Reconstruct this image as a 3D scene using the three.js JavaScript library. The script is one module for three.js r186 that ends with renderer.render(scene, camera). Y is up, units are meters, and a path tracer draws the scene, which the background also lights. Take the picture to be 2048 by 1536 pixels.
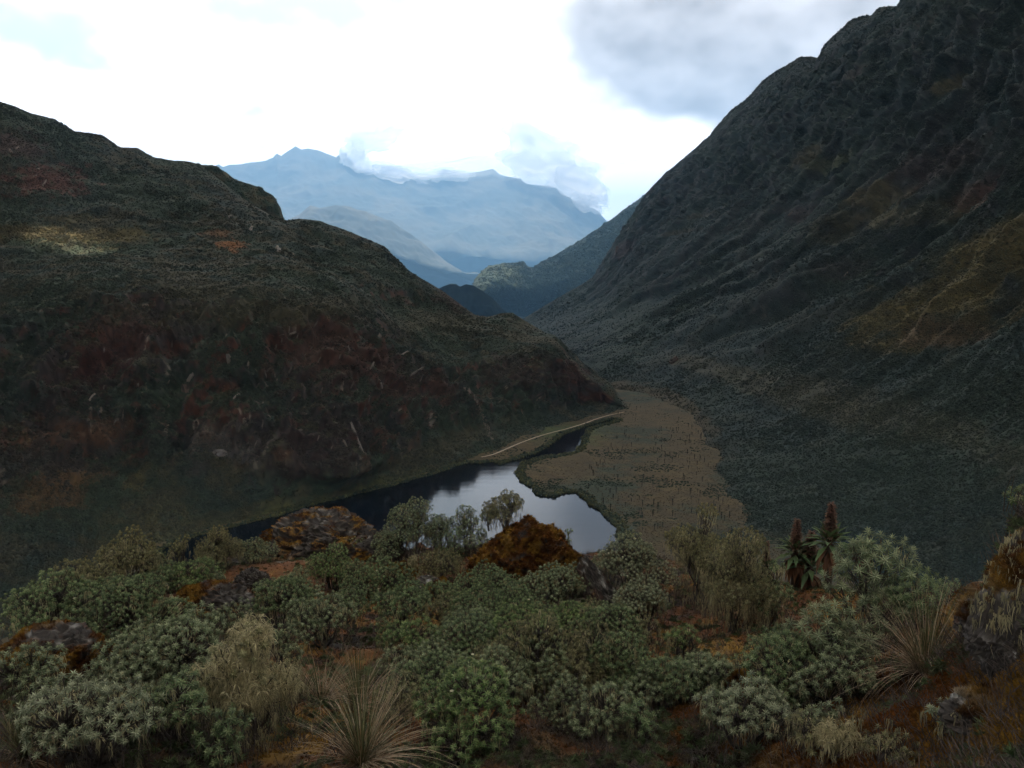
import * as THREE from 'three';
import { ImprovedNoise } from 'three/addons/math/ImprovedNoise.js';
import { mergeGeometries } from 'three/addons/utils/BufferGeometryUtils.js';

// ---------------------------------------------------------------- camera, sky, sun, exposure
const scene = new THREE.Scene();
const EYE = new THREE.Vector3(0, 122, 0), PITCH = THREE.MathUtils.degToRad(7.5), F = 1575;
const camera = new THREE.PerspectiveCamera(2 * THREE.MathUtils.radToDeg(Math.atan(768 / F)), 4 / 3, 0.1, 40000);
camera.position.copy(EYE);
camera.rotation.x = -PITCH;
scene.add(camera);

const renderer = new THREE.WebGLRenderer({ antialias: true });
renderer.toneMapping = THREE.LinearToneMapping;
renderer.toneMappingExposure = 2.2;
renderer.shadowMap.enabled = true;

const sunAz = -0.30, sunEl = 1.38;                      // in front, a little to the left, high, behind thin cloud
const sunDir = new THREE.Vector3(Math.sin(sunAz) * Math.cos(sunEl), Math.sin(sunEl), -Math.cos(sunAz) * Math.cos(sunEl));
const sun = new THREE.DirectionalLight(0xfff1dc, 5);
sun.position.copy(sunDir).multiplyScalar(3000);
sun.castShadow = true; sun.shadow.radius = 3;
Object.assign(sun.shadow.camera, { left: -1500, right: 1500, top: 1500, bottom: -1500, near: 10, far: 8000 });
scene.add(sun, sun.target);
scene.fog = new THREE.FogExp2(new THREE.Color(0.27, 0.58, 1.0), 0.000160);

// ---------------------------------------------------------------- helpers
let seed = 12345;
const rnd = () => { seed |= 0; seed = (seed + 0x6d2b79f5) | 0; let t = Math.imul(seed ^ (seed >>> 15), 1 | seed); t = (t + Math.imul(t ^ (t >>> 7), 61 | t)) ^ t; return ((t ^ (t >>> 14)) >>> 0) / 4294967296; };
const reseed = (s) => { seed = s; };
const rr = (a, b) => a + (b - a) * rnd();
const gauss = () => (rnd() + rnd() + rnd() + rnd() - 2) * 0.866;
const clamp = THREE.MathUtils.clamp, lerp = THREE.MathUtils.lerp, sstep = (a, b, x) => { const t = clamp((x - a) / (b - a), 0, 1); return t * t * (3 - 2 * t); };
const pn = new ImprovedNoise(), noise = (x, y, z) => pn.noise(x + 1000.37, y + 1000.71, z + 1000.13);
function fbm(x, y, z, o = 4, g = 0.5) { let s = 0, a = 1; for (let i = 0; i < o; i++) { s += a * noise(x, y, z); x *= 2.03; y *= 2.03; z *= 2.03; a *= g; } return s; }
function ridged(x, y, z, o = 4) { let s = 0, a = 1; for (let i = 0; i < o; i++) { s += a * (1 - 2 * Math.abs(noise(x, y, z))); x *= 2.07; y *= 2.07; z *= 2.07; a *= 0.5; } return s / 1.9; }
const V = (x, y, z) => new THREE.Vector3(x, y, z);
// photograph pixel (2048 x 1536) and horizontal range in metres -> point in the world
const CP = Math.cos(PITCH), SP = Math.sin(PITCH);
function dirOf(px, py) { const x = (px - 1024) / F, y = (768 - py) / F; const d = V(x, y * CP - SP, -y * SP - CP); return d.divideScalar(Math.hypot(d.x, d.z)); }
const at = (px, py, r) => dirOf(px, py).multiplyScalar(r).add(EYE);
const rangeAt = (px, py, h) => (h - EYE.y) / dirOf(px, py).y;
const atHeight = (px, py, h) => at(px, py, rangeAt(px, py, h));
function pixelOf(p) { const x = p.x - EYE.x, y = p.y - EYE.y, z = p.z - EYE.z, yc = y * CP - z * SP, zc = y * SP + z * CP; return [1024 + (x / -zc) * F, 768 - (yc / -zc) * F]; }

const names = {};
function numbered(n) { const k = (names[n] = (names[n] ?? -1) + 1); return k ? `${n}_${String(k).padStart(3, '0')}` : n; }
function tag(o, label, category, group, kind) { if (label) o.userData.label = label; if (category) o.userData.category = category; if (group) o.userData.group = group; if (kind) o.userData.kind = kind; return o; }
function add(name, geometry, material, parent = scene) { const m = new THREE.Mesh(geometry, material); m.name = parent === scene ? numbered(name) : name; m.castShadow = m.receiveShadow = true; parent.add(m); return m; }
function group(name, p) { const g = new THREE.Group(); g.name = numbered(name); if (p) g.position.copy(p); scene.add(g); return g; }
function instanced(name, geometry, material, matrices, colors, parent = scene) {
  const m = new THREE.InstancedMesh(geometry, material, matrices.length), c = new THREE.Color();
  m.name = parent === scene ? numbered(name) : name; m.castShadow = m.receiveShadow = true;
  for (let i = 0; i < matrices.length; i++) { m.setMatrixAt(i, matrices[i]); if (colors) m.setColorAt(i, c.setRGB(...colors[i])); }
  m.userData.kind = 'stuff'; parent.add(m); return m;
}
// collects triangles with colours into one geometry
class Soup {
  constructor() { this.p = []; this.c = []; this.i = []; this.n = 0; }
  v(x, y, z, c) { this.p.push(x, y, z); this.c.push(c[0], c[1], c[2]); return this.n++; }
  t(a, b, c) { this.i.push(a, b, c); }
  geo(smooth = true) {
    const g = new THREE.BufferGeometry();
    g.setAttribute('position', new THREE.Float32BufferAttribute(this.p, 3)); g.setAttribute('color', new THREE.Float32BufferAttribute(this.c, 3)); g.setIndex(this.i);
    if (smooth) g.computeVertexNormals();
    return g;
  }
}
const mat = (o) => new THREE.MeshStandardMaterial({ vertexColors: true, roughness: 0.95, side: THREE.DoubleSide, ...o });
const mulc = (c, k) => [c[0] * k, c[1] * k, c[2] * k], mixc = (a, b, t) => [lerp(a[0], b[0], t), lerp(a[1], b[1], t), lerp(a[2], b[2], t)];

// ---------------------------------------------------------------- sky: bright thin overcast with a grey cloud bank and pale gaps
{
  const W = 2048, H = 1024, data = new Float32Array(W * H * 4);
  const spot = (px, py) => { const d = dirOf(px, py); return [Math.atan2(d.x, -d.z), Math.atan(d.y)]; };
  const bank = [[1260, 40, 150, 90, 1], [1420, 90, 200, 110, 1.1], [1640, 60, 260, 140, 1.2], [1380, 175, 90, 45, .7], [1560, 190, 160, 60, .6], [1780, -60, 300, 140, 1.2]].map(([x, y, a, b, w]) => [...spot(x, y), a / F, b / F, w]);
  const gaps = [[620, 10, 330, 70, 1], [60, 70, 150, 60, .8], [500, 225, 90, 22, .45], [420, 190, 60, 22, .3], [170, 20, 100, 60, .3]].map(([x, y, a, b, w]) => [...spot(x, y), a / F, b / F, w]);
  for (let j = 0; j < H; j++) {
    const el = ((j + 0.5) / H - 0.5) * Math.PI, cy = Math.cos(el), y = Math.sin(el);
    for (let i = 0; i < W; i++) {
      const ph = ((i + 0.5) / W - 0.5) * 2 * Math.PI, x = Math.cos(ph) * cy, z = Math.sin(ph) * cy, o = (j * W + i) * 4;
      if (y < -0.02) { data[o] = 0.35; data[o + 1] = 0.36; data[o + 2] = 0.38; data[o + 3] = 1; continue; }
      const az = Math.atan2(x, -z), cs = x * sunDir.x + y * sunDir.y + z * sunDir.z;
      const k = 1 / (Math.max(y, 0) + 0.35), n1 = fbm(x * k * 2.6, y * 3, z * k * 2.6, 5), n2 = fbm(x * 16 + 9, y * 26, z * 16, 4, 0.55);
      let field = -0.35, gap = 0;
      for (const [a, e, ra, re, w] of bank) field += w * Math.exp(-(((az - a) / ra) ** 2) - ((el - e) / re) ** 2);
      for (const [a, e, ra, re, w] of gaps) gap += w * Math.exp(-(((az - a) / ra) ** 2) - ((el - e) / re) ** 2);
      field += sstep(0.30, 0.55, el) * 0.55;                                   // the bank goes on overhead, broken
      field += sstep(0.6, 1.6, Math.abs(az)) * 0.30;
      const grey = sstep(-0.25, 0.75, field + n1 * 0.42 + n2 * 0.34);
      const glow = Math.exp(-((Math.acos(clamp(cs, -1, 1)) / 0.62) ** 2));
      const white = 1.2 + 1.35 * Math.exp(-((Math.max(el, 0) / 0.24) ** 2)) + 0.9 * glow + n1 * 0.15;
      let c = [white, white, white * 1.01];
      gap = sstep(0.25, 0.9, gap + n2 * 0.35 + n1 * 0.12) * 0.9;
      c = mixc(c, [0.74, 0.90, 0.92], gap);
      const dark = 0.50 + 0.20 * n2 + 0.10 * n1 + 0.2 * glow;
      c = mixc(c, [dark * 0.97, dark * 0.98, dark * 1.03], grey * 0.93);
      data[o] = c[0]; data[o + 1] = c[1]; data[o + 2] = c[2]; data[o + 3] = 1;
    }
  }
  const t = new THREE.DataTexture(data, W, H, THREE.RGBAFormat, THREE.FloatType);
  t.mapping = THREE.EquirectangularReflectionMapping; t.magFilter = THREE.LinearFilter; t.needsUpdate = true;
  scene.background = t; scene.environment = t;
}

// ---------------------------------------------------------------- terrain built from contour lines (each with its own distance)
function curve(pts, k, smooth) {                         // value k of [px, ...] at px
  return (px) => {
    let i = 0; while (i < pts.length - 2 && px > pts[i + 1][0]) i++;
    const a = pts[i], b = pts[i + 1], t = clamp((px - a[0]) / (b[0] - a[0]), -0.5, 1.5);
    if (!smooth) return a[k] + (b[k] - a[k]) * t;
    const p = pts[i - 1] ?? a, n = pts[i + 2] ?? b, w = b[0] - a[0];
    const slope = (u, v) => v[0] === u[0] ? 0 : (v[k] - u[k]) / (v[0] - u[0]);
    const m0 = slope(p, b) * w, m1 = slope(a, n) * w, tt = clamp(t, 0, 1), t2 = tt * tt, t3 = t2 * tt;
    return (2 * t3 - 3 * t2 + 1) * a[k] + (t3 - 2 * t2 + tt) * m0 + (-2 * t3 + 3 * t2) * b[k] + (t3 - t2) * m1;
  };
}
// lines: {pts:[[px,py,value]], by:'r'|'h', crisp}; back: [[extra range, drop]] behind the last line
function surface({ px0, px1, nc, lines, spans, back = [], lift }) {
  const L = lines.map((l) => ({ y: curve(l.pts, 1, !l.crisp), v: curve(l.pts, 2, true), by: l.by ?? 'r' }));
  const K = L.length + back.length, rows = []; let nr = 1;
  for (let s = 0; s < K - 1; s++) { const n = spans[s] ?? 10; nr += n; }
  const pos = new Float32Array(nc * nr * 3), vv = new Float32Array(nr);
  for (let c = 0; c < nc; c++) {
    const px = px0 + (px1 - px0) * c / (nc - 1), ctl = [];
    for (const l of L) { const py = l.y(px), val = l.v(px); ctl.push(l.by === 'r' ? at(px, py, val) : atHeight(px, py, val)); }
    const out = ctl[ctl.length - 1].clone().sub(EYE).setY(0).normalize();
    for (const [dr, dh] of back) { const q = ctl[ctl.length - 1].clone().addScaledVector(out, dr); q.y -= dh; ctl.push(q); }
    let row = 0;
    for (let s = 0; s < K - 1; s++) {
      const n = spans[s] ?? 10, a = ctl[s], b = ctl[s + 1], p = ctl[s - 1] ?? a, q = ctl[s + 2] ?? b;
      for (let k = 0; k < n + (s === K - 2 ? 1 : 0); k++, row++) {
        const t = k / n, o = (row * nc + c) * 3; vv[row] = s + t;
        for (const [j, ax] of [[0, 'x'], [1, 'y'], [2, 'z']]) {
          const lim = 2.2 * (b[ax] - a[ax]), T = (u, w) => { const m = (w[ax] - u[ax]) / 2; return lim >= 0 ? clamp(m, 0, Math.max(lim, 0)) : clamp(m, lim, 0); };
          const m0 = T(p, b), m1 = T(a, q), t2 = t * t, t3 = t2 * t;
          pos[o + j] = (2 * t3 - 3 * t2 + 1) * a[ax] + (t3 - 2 * t2 + t) * m0 + (-2 * t3 + 3 * t2) * b[ax] + (t3 - t2) * m1;
        }
      }
    }
  }
  const idx = new Uint32Array((nc - 1) * (nr - 1) * 6); let q = 0;
  for (let r = 0; r < nr - 1; r++) for (let c = 0; c < nc - 1; c++) { const a = r * nc + c, b = a + 1, d = a + nc, e = d + 1; idx[q++] = a; idx[q++] = b; idx[q++] = d; idx[q++] = b; idx[q++] = e; idx[q++] = d; }
  const g = new THREE.BufferGeometry();
  g.setAttribute('position', new THREE.BufferAttribute(pos, 3)); g.setIndex(new THREE.BufferAttribute(idx, 1)); g.computeVertexNormals();
  if (lift) {
    const n = g.attributes.normal.array, P = new THREE.Vector3(), N = new THREE.Vector3(), moved = new Float32Array(pos.length);
    for (let i = 0; i < pos.length / 3; i++) {
      P.fromArray(pos, i * 3); N.fromArray(n, i * 3);
      const v = vv[Math.floor(i / nc)], d = lift(P, v, px0 + (px1 - px0) * (i % nc) / (nc - 1), N);
      if (typeof d === 'number') { moved[i * 3] = P.x + N.x * d; moved[i * 3 + 1] = P.y + N.y * d; moved[i * 3 + 2] = P.z + N.z * d; } else d.toArray(moved, i * 3);
    }
    pos.set(moved); g.computeVertexNormals();
  }
  return { g, pos, nor: g.attributes.normal.array, nc, nr, vv, px0, px1,
    paint(fn) { const col = new Float32Array(pos.length), P = V(0, 0, 0), N = V(0, 0, 0); for (let i = 0; i < pos.length / 3; i++) { P.fromArray(pos, i * 3); N.fromArray(this.nor, i * 3); const c = fn(P, N, vv[Math.floor(i / nc)]); col[i * 3] = c[0]; col[i * 3 + 1] = c[1]; col[i * 3 + 2] = c[2]; } g.setAttribute('color', new THREE.BufferAttribute(col, 3)); this.col = col; return this; },
    // the nearest surface point that is seen at a pixel, with its normal
    hit(px, py) {
      const c = clamp((px - px0) / (px1 - px0) * (nc - 1), 0, nc - 1.001), c0 = Math.floor(c), f = c - c0, A = V(0, 0, 0), B = V(0, 0, 0); let last = null, lastY = 0, best = null;
      for (let r = 0; r < nr; r++) {
        A.fromArray(pos, (r * nc + c0) * 3); B.fromArray(pos, (r * nc + c0 + 1) * 3); const p = A.clone().lerp(B, f), y = pixelOf(p)[1];
        if (last && (lastY - py) * (y - py) <= 0 && lastY >= y) { best = last.clone().lerp(p, (lastY - py) / (lastY - y || 1)); const N = V(0, 0, 0).fromArray(this.nor, (r * nc + c0) * 3); return { p: best, n: N }; }
        last = p; lastY = y;
      }
      return { p: last, n: V(0, 1, 0) };
    },
  };
}
// patches of matter on a hillside: centre in the world, size in metres across and up
function patchField(s, list) {
  const P = list.map(([px, py, ax, ay, c, w = 1]) => ({ p: s.hit(px, py).p, ax, ay, c, w }));
  return (p, col, n) => { for (const q of P) { const dx = Math.hypot(p.x - q.p.x, (p.z - q.p.z) * 0.5) / q.ax, dy = (p.y - q.p.y) / q.ay, d = dx * dx + dy * dy; if (d < 4) { const k = sstep(1.0, 0.5, Math.sqrt(d) + n * 0.95) * q.w; if (k > 0) col = mixc(col, q.c, k); } } return col; };
}

// base colours of what grows and lies on the slopes (linear)
const C = { scrub: [0.031, 0.048, 0.026], scrubB: [0.024, 0.039, 0.028], heath: [0.060, 0.054, 0.026], sedge: [0.082, 0.060, 0.024], rust: [0.085, 0.036, 0.021], orange: [0.20, 0.085, 0.022], rock: [0.044, 0.036, 0.033], paleRock: [0.34, 0.31, 0.27], gold: [0.115, 0.088, 0.026], moss: [0.075, 0.080, 0.026] };

// ---- hillside left of the lake
const hillLeft = surface({
  px0: -320, px1: 1262, nc: 580, spans: [60, 130, 70, 80, 12, 8], back: [[60, 12], [300, 160]],
  lines: [
    { by: 'h', pts: [[-320, 1430, -2], [0, 1320, -2], [150, 1200, -2], [300, 1118, -2], [430, 1070, -2], [560, 1036, -2], [720, 993, -2], [870, 954, -2], [960, 917, -1], [1020, 897, -1], [1100, 868, -1], [1200, 838, -1], [1262, 826, -1]] },
    { by: 'h', pts: [[-320, 1000, 34], [0, 965, 30], [200, 932, 27], [400, 925, 26], [600, 938, 20], [700, 945, 15], [760, 922, 14], [850, 885, 13], [950, 852, 12], [1050, 830, 10], [1150, 812, 7], [1210, 808, 4], [1262, 820, 0]] },
    { by: 'r', pts: [[-320, 660, 600], [0, 622, 600], [200, 590, 590], [300, 584, 590], [430, 598, 585], [560, 604, 580], [650, 620, 590], [720, 650, 630], [800, 690, 685], [900, 730, 715], [1000, 715, 725], [1100, 712, 745], [1180, 765, 750], [1225, 800, 750], [1262, 818, 752]] },
    { by: 'r', pts: [[-320, 500, 840], [0, 498, 820], [300, 492, 830], [575, 520, 800], [700, 556, 800], [800, 615, 800], [900, 668, 790], [1000, 668, 790], [1100, 690, 800], [1180, 755, 790], [1225, 796, 775], [1262, 817, 770]] },
    { by: 'r', crisp: true, pts: [[-320, 130, 1250], [-150, 165, 1200], [0, 203, 1160], [30, 212, 1160], [60, 225, 1160], [110, 238, 1160], [150, 262, 1160], [205, 270, 1160], [240, 294, 1160], [275, 295, 1160], [310, 315, 1150], [370, 324, 1140], [410, 337, 1120], [450, 368, 1080], [500, 404, 1040], [540, 430, 1010], [575, 441, 990], [600, 437, 980], [640, 442, 970], [690, 460, 955], [770, 495, 935], [820, 545, 905], [880, 580, 900], [910, 602, 895], [950, 630, 890], [975, 634, 880], [1000, 626, 865], [1025, 624, 865], [1050, 640, 862], [1100, 670, 860], [1150, 712, 850], [1180, 747, 830], [1200, 777, 815], [1225, 794, 800], [1262, 816, 785]] },
  ],
  lift(p, v, px, n) {
    const cliff = sstep(0.75, 1.15, v) * sstep(2.15, 1.75, v), edge = sstep(1262, 1200, px), up = sstep(0.0, 0.5, v);
    const gul = ridged(p.x * 0.016, p.y * 0.004, p.z * 0.010 + 5, 3);
    let d = fbm(p.x * 0.008, p.y * 0.008, p.z * 0.008, 3) * 7 * up + fbm(p.x * 0.05, p.y * 0.04, p.z * 0.05, 3) * 1.7 * up;
    d += cliff * ((gul - 0.35) * 20 + ridged(p.x * 0.06, p.y * 0.018, p.z * 0.05, 4) * 11 - 4 + 3 * Math.sin(p.y * 0.16 + fbm(p.x * .02, 1, p.z * .02, 2) * 6));
    d += sstep(1.9, 2.6, v) * sstep(4.0, 3.2, v) * ridged(p.x * 0.012, p.y * 0.02, p.z * 0.009 + 9, 3) * 10;
    return d * edge * (1 - 0.75 * sstep(3.7, 4.0, v));
  },
});
{
  const patches = patchField(hillLeft, [
    [95, 360, 34, 42, [0.115, 0.040, 0.022], .85], [25, 290, 26, 34, [0.075, 0.035, 0.025], .7], [466, 488, 13, 24, [0.23, 0.095, 0.025], .95], [440, 468, 18, 8, [0.16, 0.075, 0.025], .8], [425, 445, 26, 10, C.heath, .9],
    [60, 465, 44, 10, C.gold, .75], [200, 472, 42, 12, C.gold, .75], [150, 440, 30, 5, C.gold, .6], [330, 640, 36, 24, C.rock, .8], [660, 690, 40, 34, C.rust, .75], [240, 690, 30, 30, C.rust, .7], [190, 740, 20, 20, [0.06, 0.02, 0.013], .8],
    [780, 760, 30, 30, C.rust, .7], [880, 790, 18, 22, C.rust, .7], [540, 620, 90, 9, C.heath, .9], [880, 640, 60, 14, C.heath, .8], [1060, 650, 40, 10, C.heath, .8], [1150, 745, 26, 16, [0.055, 0.024, 0.016], .85], [1030, 735, 36, 14, [0.05, 0.026, 0.018], .7],
    [60, 880, 24, 9, C.orange, .4], [100, 975, 20, 12, C.orange, .45], [275, 960, 6, 22, C.gold, .55], [290, 1030, 18, 14, C.gold, .45], [440, 860, 20, 14, [0.10, 0.075, 0.055], .8], [480, 900, 26, 10, [0.085, 0.075, 0.066], .8], [100, 900, 40, 14, C.rock, .8], [170, 870, 20, 8, C.orange, .35],
    [905, 600, 26, 18, [0.07, 0.032, 0.022], .7], [420, 1045, 120, 4, C.gold, .35], [750, 975, 90, 3.2, C.moss, .7], [880, 900, 60, 6, C.heath, .8], [640, 900, 40, 16, [0.042, 0.022, 0.017], .8],
  ]);
  hillLeft.paint((p, n, v) => {
    const a = fbm(p.x * 0.012, p.y * 0.02, p.z * 0.012, 4), b = fbm(p.x * 0.06, p.y * 0.06, p.z * 0.06, 3), g = fbm(p.x * 0.3, p.y * 0.3, p.z * 0.3, 2), steep = sstep(0.72, 0.45, n.y);
    let c = mixc(C.scrub, C.scrubB, sstep(-0.2, 0.4, a));
    c = mixc(c, C.heath, sstep(0.05, 0.5, b + a * 0.6 + (v > 1.9 && v < 3.1 ? 0.22 : 0)) * 0.85);
    c = mixc(c, mixc(C.moss, C.sedge, sstep(-.2, .3, b)), sstep(0.35, 0.0, v) * 0.6);
    const cl = steep * sstep(0.8, 1.2, v);
    c = mixc(c, mixc(C.rock, C.rust, sstep(0.0, 0.5, b - a * 0.4)), cl * sstep(-0.35, 0.25, b * 1.2 + g * 0.5 + a * 0.4));
    c = mixc(c, C.paleRock, cl * sstep(0.62, 0.8, fbm(p.x * 0.10, p.y * 0.035, p.z * 0.10 + 40, 3) + g * 0.35) * 0.55);
    c = patches(p, c, b + g * 0.5);
    return mulc(c, 0.85 + g * 0.55);
  });
  const m = add('hillside', hillLeft.g, mat()); tag(m, 'dark scrubby hill with rusty cliffs rising left of the lake', 'hill', null, 'structure');
}
// ---- crest behind it
const crest = surface({
  px0: 300, px1: 640, nc: 150, spans: [30, 50, 6], back: [[300, 160]],
  lines: [{ pts: [[300, 470, 1250], [640, 560, 1250]] }, { pts: [[300, 400, 1350], [480, 430, 1350], [560, 470, 1340], [640, 560, 1340]] },
    { crisp: true, pts: [[300, 318, 1430], [370, 326, 1430], [425, 336, 1430], [450, 346, 1430], [470, 360, 1430], [520, 380, 1430], [545, 396, 1425], [558, 414, 1420], [566, 436, 1415], [572, 480, 1410], [640, 600, 1400]] }],
  lift: (p, v) => (fbm(p.x * 0.02, p.y * 0.02, p.z * 0.02, 4) * 6 + ridged(p.x * 0.04, p.y * 0.02, p.z * 0.04, 3) * 3) * (1 - 0.7 * sstep(1.8, 2, v)),
}).paint((p, n) => { const b = fbm(p.x * 0.04, p.y * 0.04, p.z * 0.04, 4); return mulc(mixc(C.scrub, C.heath, sstep(-0.1, 0.4, b)), 1.2 + b * 0.5); });
tag(add('mountain_crest', crest.g, mat()), 'dark rounded crest behind the left hill', 'crest', null, 'structure');

// ---- mountain right of the lake
const hillRight = surface({
  px0: 1035, px1: 2420, nc: 450, spans: [60, 110, 130, 100, 10], back: [[80, 20], [400, 250]],
  lines: [
    { by: 'h', pts: [[1035, 664, -3], [1150, 742, -3], [1210, 778, -3], [1300, 806, -3], [1390, 860, -3], [1430, 960, -3], [1470, 1090, -3], [1600, 1200, -3], [1800, 1290, -3], [2048, 1400, -3], [2420, 1560, -3]] },
    { by: 'h', pts: [[1035, 655, 4], [1150, 708, 14], [1210, 722, 19], [1300, 728, 21], [1400, 760, 20], [1500, 800, 20], [1600, 846, 20], [1700, 890, 22], [1800, 925, 24], [2048, 990, 30], [2420, 1060, 40]] },
    { pts: [[1035, 652, 2020], [1100, 640, 1860], [1200, 618, 1660], [1300, 580, 1450], [1400, 565, 1250], [1600, 562, 980], [1800, 585, 800], [2048, 610, 640], [2420, 640, 500]] },
    { pts: [[1035, 646, 2060], [1100, 618, 1980], [1200, 562, 1930], [1300, 458, 1860], [1400, 400, 1700], [1600, 320, 1400], [1800, 250, 1150], [2048, 190, 920], [2420, 100, 760]] },
    { crisp: true, pts: [[1035, 645, 2080], [1055, 632, 2060], [1100, 605, 2060], [1150, 577, 2100], [1190, 553, 2130], [1210, 515, 2150], [1235, 475, 2170], [1270, 430, 2190], [1300, 381, 2200], [1330, 350, 2170], [1370, 318, 2120], [1400, 291, 2080], [1420, 275, 2050], [1450, 238, 2010], [1470, 220, 1980], [1500, 196, 1930], [1530, 163, 1890], [1560, 141, 1850], [1590, 126, 1810], [1600, 119, 1800], [1622, 119, 1780], [1643, 122, 1760], [1651, 92, 1750], [1664, 81, 1740], [1700, 47, 1690], [1720, 38, 1670], [1745, 36, 1640], [1760, 20, 1620], [1800, 18, 1580], [1812, -4, 1560], [1830, -30, 1540], [1900, -110, 1470], [2048, -260, 1330], [2420, -560, 1150]] },
  ],
  lift(p, v, px, n) {
    const far = sstep(1080, 1350, px), up = sstep(0.25, 1.2, v);
    const q = p.x * 0.5 - p.z * 0.86, w = p.x * 0.86 + p.z * 0.5;                       // gullies run down the slope
    let d = ridged(w * 0.0042 + p.y * 0.002, q * 0.0016, 3, 3) * 15 + ridged(w * 0.016, p.y * 0.006, q * 0.006, 3) * 6 - 8;
    d *= up * sstep(0.8, 2.2, v) * far; const t = px - 430 * v + 60 * fbm(p.x * .003, p.y * .003, p.z * .003, 2); d += (ridged(t * 0.0072, v * 0.35, 11, 3) * 32 + ridged(t * 0.024, v * 0.7, 17, 3) * 8 * sstep(1300, 1700, px) - 14) * sstep(0.9, 1.9, v) * far; d += fbm(p.x * 0.03, p.y * 0.03, p.z * 0.03, 4) * 3.2 * up;
    d += (fbm(p.x * .022, 3, p.z * .022, 3) * 3.2 + fbm(p.x * .07, 6, p.z * .07, 2) * 1.0) * sstep(.02, .15, v) * sstep(1.1, .5, v);
    d += sstep(2.4, 3.2, v) * far * ridged(p.x * 0.02, p.y * 0.02, p.z * 0.02 + 7, 4) * 15;
    d += sstep(1.3, 2.2, v) * (ridged(p.x * .045, p.y * .03, p.z * .045, 3) * 4.5 + sstep(2.2, 3, v) * Math.abs(fbm(p.x * .03, p.y * .05, p.z * .03 + 20, 3)) * 12) * sstep(1150, 1350, px);
    return d * (1 - 0.82 * sstep(3.3, 4, v));
  },
});
{
  const patches = patchField(hillRight, [
    [1850, 640, 60, 22, C.gold, .95], [1920, 590, 60, 26, C.gold, .95], [1990, 520, 50, 24, C.gold, .8], [2060, 470, 46, 24, C.gold, .8], [1780, 690, 34, 10, C.gold, .7], [1880, 660, 36, 16, [0.085, 0.05, 0.022], .7],
    [1630, 310, 36, 22, C.gold, .45], [1660, 330, 44, 16, C.moss, .6], [1770, 390, 40, 20, C.gold, .55], [1700, 440, 60, 14, C.gold, .35], [1850, 430, 70, 16, C.gold, .35], [1930, 170, 26, 10, C.gold, .5], [1680, 470, 30, 16, C.gold, .3], [1370, 465, 60, 6, C.heath, .7], [1420, 430, 50, 6, C.heath, .6],
    [2000, 380, 40, 24, C.rust, .6], [1900, 330, 50, 30, [0.05, 0.026, 0.02], .6], [1350, 722, 8, 7, [0.13, 0.085, 0.07], .9], [1255, 500, 40, 26, [0.075, 0.062, 0.06], .75], [1740, 150, 22, 20, [0.075, 0.062, 0.055], .6], [1600, 430, 26, 22, C.rock, .8], [1690, 540, 34, 16, C.rock, .7],
    [1500, 760, 170, 10, C.heath, .7], [1700, 800, 130, 10, C.heath, .55], [1350, 800, 140, 5, C.sedge, .7],
  ]);
  hillRight.paint((p, n, v) => {
    const a = fbm(p.x * 0.005, p.y * 0.008, p.z * 0.005 + 3, 4), b = fbm(p.x * 0.03, p.y * 0.03, p.z * 0.03, 3), g = fbm(p.x * 0.14, p.y * 0.14, p.z * 0.14, 2), steep = sstep(0.74, 0.5, n.y);
    let c = mixc([0.020, 0.034, 0.022], [0.014, 0.028, 0.024], sstep(-0.3, 0.3, a));
    c = mixc(c, C.heath, sstep(0.1, 0.6, b + a * 0.7) * 0.28);
    c = mixc(c, C.sedge, sstep(-0.5, -3.5, p.y + 7 * fbm(p.x * .018, 5, p.z * .018, 3)) * 0.9);
    c = mixc(c, [0.028, 0.031, 0.031], steep * sstep(-0.1, 0.35, b + g * 0.4) * 0.8);
    c = mixc(c, [0.10, 0.09, 0.085], steep * sstep(0.6, 0.9, fbm(p.x * 0.05, p.y * 0.02, p.z * 0.05 + 60, 3) + g * 0.3) * 0.6);
    c = patches(p, c, b * 0.55 + g * 0.2);
    return mulc(c, 0.9 + g * 0.5);
  });
  tag(add('mountain', hillRight.g, mat()), 'steep dark mountain rising right of the lake into cloud', 'mountain', null, 'structure');
}
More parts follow.
